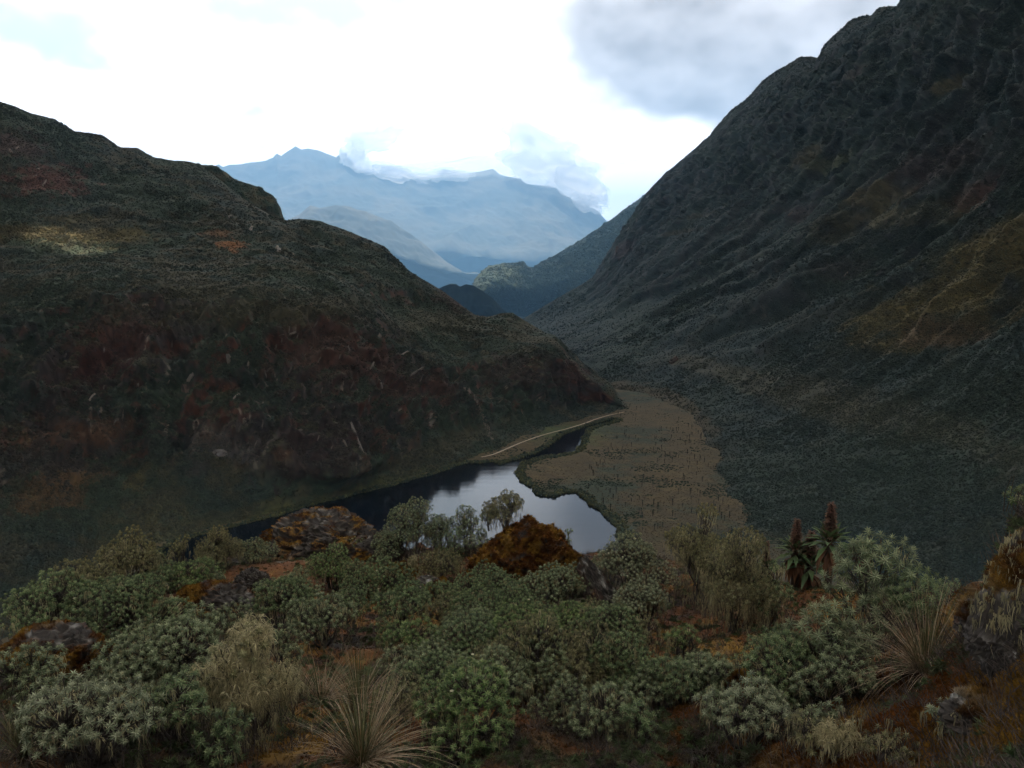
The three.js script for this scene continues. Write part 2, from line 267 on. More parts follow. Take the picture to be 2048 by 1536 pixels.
// ---- spur and knob down the valley, small dark hill, far ranges
function range(name, label, o, paint) { const s = surface(o).paint(paint); tag(add(name, s.g, mat()), label, o.category ?? 'mountain', null, 'structure'); return s; }
const spur = range('mountain_spur', 'bluish wooded spur with a flat knob down the valley', {
  px0: 900, px1: 1420, nc: 300, spans: [30, 60, 8], back: [[250, 120], [500, 300]],
  lines: [{ by: 'h', pts: [[900, 628, -30], [1000, 628, -30], [1100, 640, -30], [1420, 660, -30]] },
    { pts: [[900, 618, 2750], [950, 590, 2780], [1000, 575, 2850], [1050, 580, 2900], [1100, 570, 2950], [1200, 530, 3000], [1420, 480, 3000]] },
    { crisp: true, pts: [[900, 616, 2900], [930, 600, 2950], [946, 574, 3000], [958, 556, 3050], [968, 540, 3080], [978, 531, 3100], [990, 531, 3100], [1005, 526, 3100], [1030, 527, 3100], [1048, 523, 3100], [1055, 533, 3100], [1066, 535, 3120], [1080, 526, 3150], [1110, 511, 3200], [1135, 496, 3230], [1160, 482, 3260], [1208, 449, 3300], [1250, 418, 3350], [1297, 384, 3400], [1420, 310, 3500]] }],
  lift: (p, v) => (fbm(p.x * 0.012, p.y * 0.012, p.z * 0.012, 4) * 14 + ridged(p.x * 0.02, p.y * 0.01, p.z * 0.02, 3) * 6) * sstep(0, 0.5, v) * (1 - 0.8 * sstep(1.7, 2, v)),
}, (p) => { const b = fbm(p.x * 0.015, p.y * 0.02, p.z * 0.015, 4); return mulc(mixc(C.scrub, C.scrubB, sstep(-.3, .3, b)), 1 + b * 0.6); });
range('valley_hill', 'small dark blue hill in the valley gap behind the left slope', {
  px0: 840, px1: 1040, nc: 120, spans: [40, 6], back: [[150, 60], [300, 150]], category: 'hill',
  lines: [{ by: 'h', pts: [[840, 650, -30], [1040, 650, -30]] }, { crisp: true, pts: [[840, 596, 2500], [870, 580, 2500], [886, 573, 2500], [900, 568, 2500], [912, 568, 2500], [920, 573, 2500], [932, 568, 2500], [948, 571, 2500], [965, 582, 2500], [985, 596, 2480], [1005, 618, 2450], [1040, 645, 2400]] }],
  lift: (p, v) => fbm(p.x * 0.02, p.y * 0.02, p.z * 0.02, 4) * 9 * sstep(0, 0.4, v) * (1 - 0.8 * sstep(0.8, 1, v)),
}, (p) => { const b = fbm(p.x * 0.03, p.y * 0.03, p.z * 0.03, 3); return mulc(C.scrubB, 1 + b * 0.6); });
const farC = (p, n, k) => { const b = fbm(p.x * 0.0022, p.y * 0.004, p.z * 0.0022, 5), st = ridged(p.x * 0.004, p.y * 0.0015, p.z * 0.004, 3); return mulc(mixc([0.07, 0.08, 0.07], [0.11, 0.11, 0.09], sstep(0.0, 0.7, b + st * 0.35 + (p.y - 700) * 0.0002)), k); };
range('mountain_range', 'pale blue high mountain range closing the valley under cloud', {
  px0: 250, px1: 1420, nc: 320, spans: [40, 60, 60, 6], back: [[500, 300], [1500, 1500]],
  lines: [{ by: 'h', pts: [[250, 586, -60], [900, 584, -60], [1420, 588, -60]] }, { pts: [[250, 520, 7600], [700, 500, 7400], [900, 510, 7200], [1100, 530, 7300], [1420, 540, 7600]] },
    { pts: [[250, 430, 8500], [600, 400, 8400], [760, 410, 8100], [900, 420, 8500], [1050, 440, 8100], [1200, 480, 8300], [1420, 500, 8500]] },
    { crisp: true, pts: [[250, 352, 9400], [400, 338, 9400], [430, 334, 9400], [437, 329, 9400], [446, 335, 9400], [458, 330, 9400], [480, 329, 9400], [500, 325, 9400], [530, 322, 9400], [547, 315, 9400], [553, 307, 9400], [562, 312, 9400], [575, 303, 9400], [591, 293, 9400], [604, 300, 9400], [616, 297, 9400], [640, 302, 9400], [672, 315, 9400], [682, 307, 9400], [692, 305, 9400], [715, 340, 9300], [760, 350, 9300], [800, 354, 9300], [820, 345, 9300], [835, 356, 9300], [880, 350, 9300], [886, 337, 9300], [900, 342, 9300], [925, 349, 9300], [945, 346, 9300], [975, 340, 9300], [986, 337, 9300], [1000, 350, 9300], [1040, 358, 9300], [1050, 368, 9300], [1110, 374, 9300], [1130, 392, 9300], [1160, 408, 9300], [1185, 417, 9300], [1196, 424, 9300], [1210, 446, 9300], [1230, 490, 9300], [1420, 560, 9300]] }],
  lift: (p, v) => (ridged(p.x * 0.0013, p.y * 0.0007, p.z * 0.0009, 4) * 110 - 50 + ridged(p.x * 0.006, p.y * 0.003, p.z * 0.005, 3) * 26) * sstep(0, 0.6, v) * (1 - 0.93 * sstep(2.6, 3, v)),
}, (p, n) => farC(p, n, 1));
range('mountain_range_foothill', 'hazy nearer ridge low on the left of the far range', {
  px0: 480, px1: 1100, nc: 260, spans: [30, 50, 6], back: [[400, 250], [600, 500]], category: 'ridge',
  lines: [{ by: 'h', pts: [[480, 590, -50], [1100, 592, -50]] }, { pts: [[480, 520, 5600], [700, 500, 5500], [900, 545, 5400], [1100, 580, 5400]] },
    { crisp: true, pts: [[480, 470, 6000], [560, 448, 6000], [600, 428, 6000], [620, 410, 6000], [640, 416, 6000], [668, 413, 6000], [690, 414, 6000], [730, 422, 6000], [770, 438, 6000], [810, 462, 5950], [850, 490, 5900], [900, 530, 5850], [960, 566, 5800], [1100, 584, 5800]] }],
  lift: (p, v) => (ridged(p.x * 0.002, p.y * 0.001, p.z * 0.0014, 4) * 60 - 30 + fbm(p.x * 0.006, p.y * 0.006, p.z * 0.006, 3) * 26) * sstep(0, 0.6, v) * (1 - 0.9 * sstep(1.7, 2, v)),
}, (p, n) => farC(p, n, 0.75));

// ---- the valley side that the ridge belongs to, behind the camera
{
  const s = new Soup(), na = 120, nr = 40;
  for (let j = 0; j < nr; j++) for (let i = 0; i < na; i++) {
    const f = j / (nr - 1), a = lerp(0.98, 2 * Math.PI - 0.98, i / (na - 1)), r = 14 + 1000 * f * f, side = sstep(0.98, 1.5, a) * sstep(2 * Math.PI - 0.98, 2 * Math.PI - 1.5, a), x = Math.sin(a) * r, z = -Math.cos(a) * r, n = fbm(x * .006, 3, z * .006, 4);
    s.v(x, lerp(EYE.y - 4 - r * .05, EYE.y - 3 + r * .58, side) + n * 40 * f - (1 - side) * f * 120, z, mulc(C.scrub, 1 + n * .5));
  }
  for (let j = 0; j < nr - 1; j++) for (let i = 0; i < na - 1; i++) { const a = j * na + i, b = a + 1, d = a + na, e = d + 1; s.t(a, b, d); s.t(b, e, d); }
  tag(add('hillside', s.geo(), mat()), 'dark valley side climbing behind the near ridge', 'hill', null, 'structure');
}
// ---- ground sheet to the horizon and the valley floor with the lake bed
{
  const g = new THREE.PlaneGeometry(22000, 15000, 80, 60); g.rotateX(-Math.PI / 2); g.translate(0, -34, -6000);
  const m = add('ground', g, new THREE.MeshStandardMaterial({ color: new THREE.Color(0.05, 0.05, 0.03), roughness: 1 })); tag(m, 'dark brown valley ground reaching to the far range', 'ground', null, 'structure');
}
const lakePx = [[296, 1122], [350, 1087], [430, 1064], [560, 1031], [640, 1006], [720, 988], [800, 968], [870, 949], [905, 936], [935, 926], [965, 927], [985, 924], [1000, 931], [1020, 923], [1045, 915], [1075, 906], [1095, 896], [1112, 882], [1132, 868], [1162, 857], [1188, 849], [1212, 842], [1234, 838], [1222, 845], [1195, 851], [1170, 860], [1165, 872], [1160, 888], [1150, 902], [1118, 911], [1085, 914], [1048, 924], [1034, 933], [1030, 946], [1042, 962], [1060, 975], [1072, 990], [1108, 995], [1128, 985], [1152, 986], [1168, 998], [1185, 1014], [1212, 1032], [1228, 1052], [1238, 1076], [1245, 1110], [1200, 1180], [900, 1260], [500, 1260], [330, 1200]];
const lake = lakePx.map(([x, y]) => { const p = atHeight(x, y, 0); return [p.x, p.z]; });
function lakeDist(x, z) {                                 // signed: negative in the lake
  let d = 1e9, inside = false;
  for (let i = 0, j = lake.length - 1; i < lake.length; j = i++) {
    const [xi, zi] = lake[i], [xj, zj] = lake[j], ex = xj - xi, ez = zj - zi, t = clamp(((x - xi) * ex + (z - zi) * ez) / (ex * ex + ez * ez), 0, 1);
    d = Math.min(d, Math.hypot(x - xi - ex * t, z - zi - ez * t));
    if ((zi > z) !== (zj > z) && x < ((xj - xi) * (z - zi)) / (zj - zi) + xi) inside = !inside;
  }
  return inside ? -d : d;
}
const bogH = (x, z) => {
  const d = lakeDist(x, z) + fbm(x * 0.06, 0, z * 0.06, 3) * 1.8 + fbm(x * 0.3, 4, z * 0.3, 2) * 0.9;
  return lerp(-1.6, 0.55, sstep(-2.2, 1.6, d)) + Math.max(0, fbm(x * 0.02, 8, z * 0.02, 3)) * 1.0 * sstep(0, 20, d) + sstep(900, 2300, -z) * -28;
};
{
  const nx = 270, nz = 330, s = new Soup();
  for (let j = 0; j < nz; j++) for (let i = 0; i < nx; i++) {
    const k = j / (nz - 1), z = -200 - 750 * k - 1500 * Math.max(0, k - 0.8) / 0.2 * Math.max(0, k - 0.8) / 0.2, half = 150 + 0.36 * -z + (k > 0.8 ? 200 * (k - 0.8) : 0), x = lerp(-half + 60, half + 60, i / (nx - 1)), h = bogH(x, z);
    const d = lakeDist(x, z), a = fbm(x * 0.015, 2, z * 0.015, 3), b = fbm(x * 0.09, 3, z * 0.09, 3), g = fbm(x * 0.5, 1, z * 0.5, 2);
    let c = mixc(C.sedge, C.heath, sstep(-0.1, 0.5, b)); c = mixc(c, C.scrub, sstep(-0.05, 0.35, a + b * 0.6) * 0.85); c = mixc(c, [0.12, 0.08, 0.028], sstep(0.1, 0.5, b - a) * 0.6);
    c = mixc(c, [0.06, 0.085, 0.022], sstep(9, 0, d + b * 8) * sstep(640, 520, -z - x * 0.2) * 0.35);
    const gx = x - 45, gz = z + 620; c = mixc(c, [0.085, 0.105, 0.024], sstep(30, 10, Math.hypot(gx * 0.8, gz * 0.5) + b * 14) * 0.7);
    s.v(x, h, z, mulc(c, 0.9 + g * 0.5));
  }
  for (let j = 0; j < nz - 1; j++) for (let i = 0; i < nx - 1; i++) { const a = j * nx + i, b = a + 1, d = a + nx, e = d + 1; s.t(a, b, d); s.t(b, e, d); }
  tag(add('bog', s.geo(), mat()), 'flat brown sedge bog round the lake and stream', 'bog', null, 'structure');
  const w = new THREE.PlaneGeometry(520, 640); w.rotateX(-Math.PI / 2); w.translate(0, 0, -480);
  const N = 256, data = new Uint8Array(N * N * 4);
  for (let j = 0; j < N; j++) for (let i = 0; i < N; i++) { const u = i / N * Math.PI * 2, q = j / N * Math.PI * 2, h = 128 + 60 * (fbm(Math.cos(u) * 4, Math.sin(u) * 4, Math.cos(q) * 5 + Math.sin(q) * 3, 3)); data.set([h, h, h, 255], (j * N + i) * 4); }
  const rip = new THREE.DataTexture(data, N, N); rip.wrapS = rip.wrapT = THREE.RepeatWrapping; rip.repeat.set(26, 32); rip.magFilter = THREE.LinearFilter; rip.needsUpdate = true;
  const wm = new THREE.MeshPhysicalMaterial({ color: new THREE.Color(0.006, 0.008, 0.012), roughness: 0.07, ior: 1.333, bumpMap: rip, bumpScale: 0.03 });
  tag(add('lake_water', w, wm), 'still dark lake mirroring the grey sky', 'lake', null, 'structure');
}
//@@SCRUB
// ---------------------------------------------------------------- scrub, groundsels, outcrops and the boardwalk
function bushGeo(n, flat) {                              // a low dome of small leafy faces, about 1 m in radius
  const s = new Soup();
  for (let i = 0; i < n; i++) {
    const a = rr(0, 6.283), e = Math.asin(rr(-0.1, 1)), R = rr(0.65, 1.05), p = V(Math.cos(a) * Math.cos(e) * R, Math.sin(e) * R * flat, Math.sin(a) * Math.cos(e) * R);
    const n1 = p.clone().add(V(gauss(), gauss(), gauss()).multiplyScalar(0.5)).normalize(), u = V(rnd() - .5, rnd() - .5, rnd() - .5).cross(n1).normalize(), w = n1.clone().cross(u), z = rr(0.24, 0.46), k = rr(0.7, 1.3), c = [k, k, k];
    const q = [[-1, -0.6], [0.9, -0.8], [1, 0.7], [-0.7, 0.9]].map(([x, y]) => p.clone().addScaledVector(u, x * z).addScaledVector(w, y * z).addScaledVector(n1, -0.15 * z));
    const m = s.v(p.x + n1.x * .1, p.y + n1.y * .1, p.z + n1.z * .1, c), v = q.map((r) => s.v(r.x, r.y, r.z, c));
    for (let j = 0; j < 4; j++) s.t(m, v[j], v[(j + 1) % 4]);
  }
  return s.geo();
}
reseed(77);
const bushes = [bushGeo(26, .8), bushGeo(22, .6), bushGeo(30, 1.0)], scrubMat = mat({ roughness: 0.9 });
const M4 = new THREE.Matrix4(), Q = new THREE.Quaternion(), UPV = V(0, 1, 0);
function place(p, s, sy = s) { return new THREE.Matrix4().compose(p, Q.setFromAxisAngle(UPV, rnd() * 6.283), V(s, sy, s)).clone(); }
function scatter(name, label, s, count, size, accept, tint) {
  const { pos, nc, nr, col, nor } = s, cum = []; let total = 0; const p = V(0, 0, 0), X = new Float32Array(nc * nr), Y = new Float32Array(nc * nr);
  for (let i = 0; i < nc * nr; i++) { const [x, y] = pixelOf(p.fromArray(pos, i * 3)); X[i] = x; Y[i] = y; }
  for (let r = 0; r < nr - 1; r++) for (let c = 0; c < nc - 1; c++) { const a = r * nc + c; let k = Math.max(0, ((X[a + 1] - X[a]) * (Y[a] - Y[a + nc]))); if (X[a] < -150 || X[a] > 2200 || Y[a] < -150 || Y[a] > 1650) k *= 0.05; total += Math.min(k, 60); cum.push(total); }
  const M = [[], [], []], K = [[], [], []], B = V(0, 0, 0), D = V(0, 0, 0);
  for (let k = 0; k < count; k++) {
    const t = rnd() * total; let lo = 0, hi = cum.length - 1; while (lo < hi) { const m = (lo + hi) >> 1; if (cum[m] < t) lo = m + 1; else hi = m; }
    const r = Math.floor(lo / (nc - 1)), c = lo % (nc - 1), a = r * nc + c, u = rnd(), w = rnd();
    p.fromArray(pos, a * 3); B.fromArray(pos, (a + 1) * 3); D.fromArray(pos, (a + nc) * 3); const q = p.clone().addScaledVector(B.clone().sub(p), u).addScaledVector(D.clone().sub(p), w);
    const N = V(0, 0, 0).fromArray(nor, a * 3), ok = accept(q, N); if (rnd() > ok) continue;
    const z = size(q) * (0.45 + 1.1 * rnd() * rnd()), v = Math.floor(rnd() * 3), f = rr(0.78, 1.28);
    q.y -= z * 0.12; M[v].push(place(q, z, z * rr(.7, 1.2)));
    const cc = [col[a * 3], col[a * 3 + 1], col[a * 3 + 2]]; K[v].push(mulc(tint ? tint(cc, q) : cc, f));
  }
  for (let v = 0; v < 3; v++) tag(instanced(name, bushes[v], scrubMat, M[v], K[v]), label, 'scrub', null, 'stuff');
}
scatter('hillside_scrub', 'dense low scrub growing over the left hillside', hillLeft, 190000, (p) => (0.5 + p.distanceTo(EYE) * 0.00045) * (1 + .7 * sstep(-.1, .4, fbm(p.x * .02, p.y * .02, p.z * .02 + 3, 3))), (p, n) => (fbm(p.x * .02, 1, p.z * .02, 2) > -0.25 ? 1 : .6) * sstep(.38, .72, n.y + fbm(p.x * .05, p.y * .05, p.z * .05, 2) * .3) + .06, (c) => mixc(c, [0.036, 0.046, 0.030], 0.25));
scatter('mountain_scrub', 'dense low scrub growing over the right mountain', hillRight, 270000, (p) => (0.42 + p.distanceTo(EYE) * 0.00052) * (1 + .7 * sstep(-.1, .4, fbm(p.x * .012, p.y * .012, p.z * .012 + 3, 3))), (p, n) => (.5 + .5 * sstep(-.4, .1, fbm(p.x * .02, p.y * .02, p.z * .02, 3))) * (n.y < 0.35 ? .5 : 1) * sstep(-5, -1, p.y + 7 * fbm(p.x * .018, 5, p.z * .018, 3)), (c) => mixc(c, [0.034, 0.050, 0.032], 0.4));
scatter('spur_woodland', 'dark woodland covering the valley spur', spur, 16000, () => 4, () => 1);
scatter('crest_scrub', 'scrub along the crest behind the left hill', crest, 4000, () => 2.2, () => 1);
// bog: sedge tussocks as a mass, giant groundsels one by one
{
  const M = [], K = []; reseed(5);
  for (let k = 0; k < 42000; k++) { const px = rr(880, 1720), py = rr(775, 1150), p = atHeight(px, py, 0.3), d = lakeDist(p.x, p.z); if (d < 0.5) continue; p.y = bogH(p.x, p.z) - .05; const q = fbm(p.x * .03, 6, p.z * .03, 3), z = rr(.15, .42) * (q > .25 ? 1.9 : 1), c = q > .25 ? C.scrub : mixc(C.sedge, C.heath, sstep(-.3, .3, fbm(p.x * .1, 9, p.z * .1, 2))); M.push(place(p, z, z * rr(.5, .9))); K.push(mulc(c, rr(.85, 1.3))); }
  tag(instanced('bog_sedge', bushes[1], scrubMat, M, K), 'brown sedge tussocks covering the bog', 'sedge', null, 'stuff');
  const M2 = [], K2 = [];
  for (let k = 0; k < 26000; k++) { const i = Math.floor(rnd() * 46), a = lakePx[i], b = lakePx[(i + 1) % lakePx.length], t = rnd(), p = atHeight(lerp(a[0], b[0], t), lerp(a[1], b[1], t), .3); p.x += gauss() * 5; p.z += gauss() * 5; p.y = bogH(p.x, p.z); if (p.y < .1) continue; const z = rr(.3, .9) + (rnd() < .05 ? .8 : 0); M2.push(place(p, z)); K2.push(mulc(rnd() < .5 ? C.moss : C.scrub, rr(.5, 1.2))); }
  tag(instanced('shore_scrub', bushes[0], scrubMat, M2, K2), 'low green scrub along the lake shore', 'scrub', null, 'stuff');
  const s = new Soup(), trunk = [0.03, 0.024, 0.018];
  const ring = (y, r) => [0, 1, 2, 3, 4].map((k) => s.v(Math.cos(k * 1.2566) * r, y, Math.sin(k * 1.2566) * r, trunk)), a = ring(-.3, .16), b = ring(1.1, .13), c2 = ring(2.2, .24);
  for (const [u, w] of [[a, b], [b, c2]]) for (let k = 0; k < 5; k++) { const n = (k + 1) % 5; s.t(u[k], u[n], w[k]); s.t(u[n], w[n], w[k]); }
  for (let k = 0; k < 26; k++) { const an = k * 2.4, e = -0.5 + 1.7 * k / 26, L = rr(.7, 1.0), d = V(Math.cos(an) * Math.cos(e), Math.sin(e), Math.sin(an) * Math.cos(e)), sd = V(-Math.sin(an), 0, Math.cos(an)), col = e < 0 ? [0.05, .035, .02] : [0.03, 0.042, 0.022], p0 = V(0, 2.25, 0), m = p0.clone().addScaledVector(d, L * .55), tip = p0.clone().addScaledVector(d, L); tip.y -= .12; const i0 = s.v(p0.x, p0.y, p0.z, col), i1 = s.v(m.x + sd.x * .17, m.y, m.z + sd.z * .17, col), i2 = s.v(m.x - sd.x * .17, m.y, m.z - sd.z * .17, col), i3 = s.v(tip.x, tip.y, tip.z, col); s.t(i0, i1, i2); s.t(i1, i3, i2); }
  const gg = s.geo(), gm = mat(); reseed(31);
  for (let k = 0, n = 0; k < 3000 && n < 230; k++) {
    const px = 1175 + 290 * rnd(), py = 815 + 250 * Math.pow(rnd(), 1.1), p = atHeight(px, py, .5), d = lakeDist(p.x, p.z); if (d < 4 || fbm(p.x * .02, 3, p.z * .02, 2) < -.3) continue;
    p.y = bogH(p.x, p.z); const m = add('giant_groundsel', gg, gm); m.position.copy(p); m.rotation.y = rnd() * 6.283; const z = rr(.6, 1.3); m.scale.set(z * .8, z, z * .8); n++;
    tag(m, 'tiny dark giant groundsel standing in the brown bog beyond the lake', 'groundsel', 'giant groundsels dotting the bog');
  }
}
// pale rock slabs on the cliffs
function slabGeo() {
  const g = new THREE.IcosahedronGeometry(1, 2), p = g.attributes.position, o = rr(0, 99);
  for (let i = 0; i < p.count; i++) { const v = V(0, 0, 0).fromBufferAttribute(p, i), k = 1 + 0.5 * fbm(v.x * 1.6 + o, v.y * 1.6, v.z * 1.6, 3); v.set(Math.sign(v.x) * Math.pow(Math.abs(v.x), .7), Math.sign(v.y) * Math.pow(Math.abs(v.y), .7), Math.sign(v.z) * Math.pow(Math.abs(v.z), .7)).multiplyScalar(k); p.setXYZ(i, v.x, v.y, v.z); }
  const q = g.toNonIndexed ? g : g; q.computeVertexNormals();
  const col = new Float32Array(p.count * 3); for (let i = 0; i < p.count; i++) { const k = 0.75 + 0.5 * noise(p.getX(i) * 3 + o, p.getY(i) * 3, p.getZ(i) * 3); col.set([k, k, k], i * 3); } q.setAttribute('color', new THREE.BufferAttribute(col, 3)); return q;
}
reseed(9);
const slabs = [slabGeo(), slabGeo(), slabGeo(), slabGeo(), slabGeo()];
const rockMats = [[0.24, 0.22, 0.20], [0.16, 0.145, 0.135], [0.11, 0.08, 0.06], [0.34, 0.32, 0.29]].map((c) => mat({ color: new THREE.Color(...c) }));
function outcrop(s, px, py, len, wid, tilt, m, label, grp, name = 'rock_outcrop') {
  const h = s.hit(px, py), n = h.n.clone(), o = add(name, slabs[Math.floor(rnd() * 5)], rockMats[m]), across = V(0, 1, 0).cross(n).normalize(), up = n.clone().cross(across).normalize();
  const ax = up.clone().multiplyScalar(Math.cos(tilt)).addScaledVector(across, Math.sin(tilt)), bx = ax.clone().cross(n).normalize();
  o.matrixAutoUpdate = true; o.quaternion.setFromRotationMatrix(new THREE.Matrix4().makeBasis(bx, ax, n)); o.position.copy(h.p); o.position.addScaledVector(n, -.25); o.scale.set(wid * .72, len, Math.max(.9, Math.min(wid, len) * .8)); o.rotateZ(rr(-.15, .15)); return tag(o, label, 'rock', grp);
}
const extra = []; reseed(88); for (let k = 0; k < 46; k++) extra.push([rr(480, 760), rr(640, 900), rr(1, 2.6), rr(.35, .7), rr(.1, .7), 1]); for (let k = 0; k < 16; k++) extra.push([rr(130, 420), rr(640, 860), rr(1, 2.2), rr(.35, .8), rr(-.2, .4), 1]);
const cliffGroup = 'pale slabs showing on the left cliffs', cliffLabel = 'pale narrow rock slab showing on the dark cliffs left of the lake';
for (const [x, y, l, w, t, m] of [[176, 644, 2.6, 1.1, .1, 1], [394, 620, 2, 1.3, 0, 1], [674, 650, 3.2, 1.0, .3, 1], [551, 694, 2, .8, .3, 1], [672, 698, 4, .8, .5, 1], [461, 718, 2.8, 1.5, -.2, 0], [498, 730, 3, .9, .2, 0], [182, 798, 3.4, 1.4, .1, 3], [471, 796, 3, 1.1, 0, 0], [727, 733, 4.6, 1, .4, 0], [742, 768, 4.5, .8, .5, 0], [535, 831, 4, .8, 0, 1], [606, 827, 2.4, 1, 1.3, 1], [685, 893, 4, .9, .1, 0], [531, 745, 3, .6, -.3, 1], [660, 712, 2.6, .7, .3, 1], [690, 770, 2.6, .6, .3, 1], [630, 720, 2.4, .6, .4, 1], [580, 740, 2.6, .7, .3, 1], [560, 770, 2.6, .8, .9, 1], [830, 760, 3, .7, .4, 1], [903, 712, 3, .9, .4, 1], [250, 830, 3, .6, .2, 1], [150, 735, 2.2, 1, 1.4, 1], [210, 700, 1.6, .6, .2, 1], [345, 690, 2.4, .7, 0, 1], [620, 660, 2.2, .6, .5, 1], [710, 680, 2.2, .6, .2, 1], [640, 780, 2.4, .7, .2, 1], [600, 860, 3, .8, .1, 1], [665, 840, 3, .6, .4, 1], [720, 800, 3, .6, .4, 1], [285, 640, 2, .7, .2, 1], [560, 670, 2, .5, 1.2, 1], ...extra]) outcrop(hillLeft, x, y, l, w, t + .15, m, cliffLabel, cliffGroup);
outcrop(hillLeft, 582, 667, 9, 1.0, 1.1, 0, 'long pale rock rib slanting across the upper cliff', null);
outcrop(hillLeft, 703, 878, 11, 1.1, .62, 0, 'longest pale rock streak at the foot of the cliff above the lake', null);
outcrop(hillLeft, 797, 708, 8, 1.5, .45, 0, 'bright pale rock streak right of the rusty cliff', null);
outcrop(hillLeft, 818, 742, 6, .9, .5, 0, 'thin pale rock streak below the bright one right of the cliff', null);
outcrop(hillLeft, 381, 757, 5, 1.6, .5, 0, 'pale rock slab in the middle of the left cliffs', null);
outcrop(hillLeft, 371, 784, 4.5, 3, .2, 2, 'tan rock face below the pale slab on the left cliffs', null);
outcrop(hillLeft, 414, 870, 3.6, 3.4, 1.2, 2, 'broad tan rock face low on the left cliffs', null);
outcrop(hillLeft, 441, 908, 2.4, 5, .1, 1, 'broad grey rock face at the very foot of the left cliffs', null);
outcrop(hillLeft, 1094, 757, 5, 1.6, .5, 0, 'pale rock slab on the hill nose above the boardwalk', null);
outcrop(hillLeft, 1088, 744, 2.4, 1, .6, 1, 'small pale rock just above the slab on the hill nose', null);
outcrop(hillLeft, 501, 459, 9, 2.6, .75, 0, 'large pale rock slab high on the left hill', null);
outcrop(hillLeft, 556, 499, 9, 3, .8, 3, 'largest white rock slab below the left hill crest', null);
outcrop(hillLeft, 587, 510, 5, 1, .6, 0, 'thin white rock right of the largest white slab', null);
outcrop(hillLeft, 458, 434, 6, 2, .8, 1, 'pale grey rock at the top of the left hill scar', null);
outcrop(hillLeft, 448, 443, 4, 1.2, .3, 1, 'small grey rock left of the hill scar top', null);
for (const [x, y, l, w] of [[20, 303, 5, 2.4], [34, 296, 7, 1.4], [77, 339, 3, 2], [89, 366, 7, 1.2], [70, 352, 4, 1], [100, 380, 3, .8], [24, 268, 3, .9]]) outcrop(hillLeft, x, y, l, w, .5, 0, 'pale rock streak in the rusty scar at the far upper left', 'pale streaks in the upper left scar');
for (const [x, y, l, w, m] of [[1292, 443, 9, 2, 1], [1266, 458, 9, 3, 1], [1250, 500, 10, 4, 2], [1262, 500, 8, 2, 1]]) outcrop(hillRight, x, y, l, w, -.5, m, 'pale rock on the lower left shoulder of the right mountain', 'rocks on the right mountain shoulder');
outcrop(hillRight, 1350, 722, 6, 5, .2, 2, 'pinkish rock face at the foot of the right mountain', null);
outcrop(hillRight, 1583, 427, 5, 2, .1, 1, 'small pale rock halfway up the right mountain', null);
outcrop(hillRight, 1698, 547, 4, 1.4, .4, 0, 'small white rock low on the right mountain face', null);
for (const [x, w] of [[1273, 3.4], [1284, 1.6], [1297, 1.6]]) { const p = atHeight(x, 763, 3), o = add('boulder', slabs[1], rockMats[3]); o.position.copy(p); o.scale.set(w * 1.6, 1.1, 1.4); tag(o, x < 1280 ? 'largest white boulder at the far edge of the bog' : 'small white boulder at the far edge of the bog', 'boulder', x < 1280 ? null : 'small boulders at the bog edge'); }
for (let k = 0; k < 90; k++) { const t = rnd(), x = lerp(924, 984, t) + gauss() * (3 + 3 * t), y = lerp(772, 880, t), z = rr(.3, 1.1); const o = outcrop(hillLeft, x, y, z, z * rr(.6, 1), rr(0, 3), rnd() < .6 ? 0 : 1, 'pale boulder in the thin scree run above the boardwalk', 'boulders of the scree run', 'scree_boulder'); o.position.y += z * .3; }
// boardwalk
{
  const pts = [[963, 914], [985, 909], [1010, 899], [1040, 886], [1070, 875], [1100, 866], [1135, 857], [1165, 848], [1195, 837], [1220, 830], [1248, 824]].map(([x, y]) => atHeight(x, y, 1.35)), cv = new THREE.CatmullRomCurve3(pts), g = group('boardwalk', V(0, 0, 0)), L = cv.getLength(), wood = mat({ vertexColors: false, color: new THREE.Color(0.50, 0.45, 0.36) }), post = mat({ vertexColors: false, color: new THREE.Color(0.16, 0.13, 0.1) });
  tag(g, 'long pale timber boardwalk crossing the marsh beside the stream', 'boardwalk');
  const planks = [], box = new THREE.BoxGeometry(1.5, .07, .26);
  for (let d = 0; d < L; d += .31) { const p = cv.getPointAt(d / L), t = cv.getTangentAt(d / L); p.y += noise(d * .3, 1, 2) * .12; const b = box.clone(); b.rotateY(Math.atan2(t.x, t.z) + gauss() * .02); b.translate(p.x, p.y, p.z); planks.push(b); }
  const pl = add('planks', mergeGeometries(planks), wood, g); pl.userData.kind = 'stuff';
  const pg = new THREE.CylinderGeometry(.07, .08, 2, 6);
  for (let d = 0; d < L; d += 3) for (const s of [-.6, .6]) { const p = cv.getPointAt(d / L), t = cv.getTangentAt(d / L), o = add('post', pg, post, g); o.position.set(p.x + t.z * s, p.y - 1.04, p.z - t.x * s); }
}
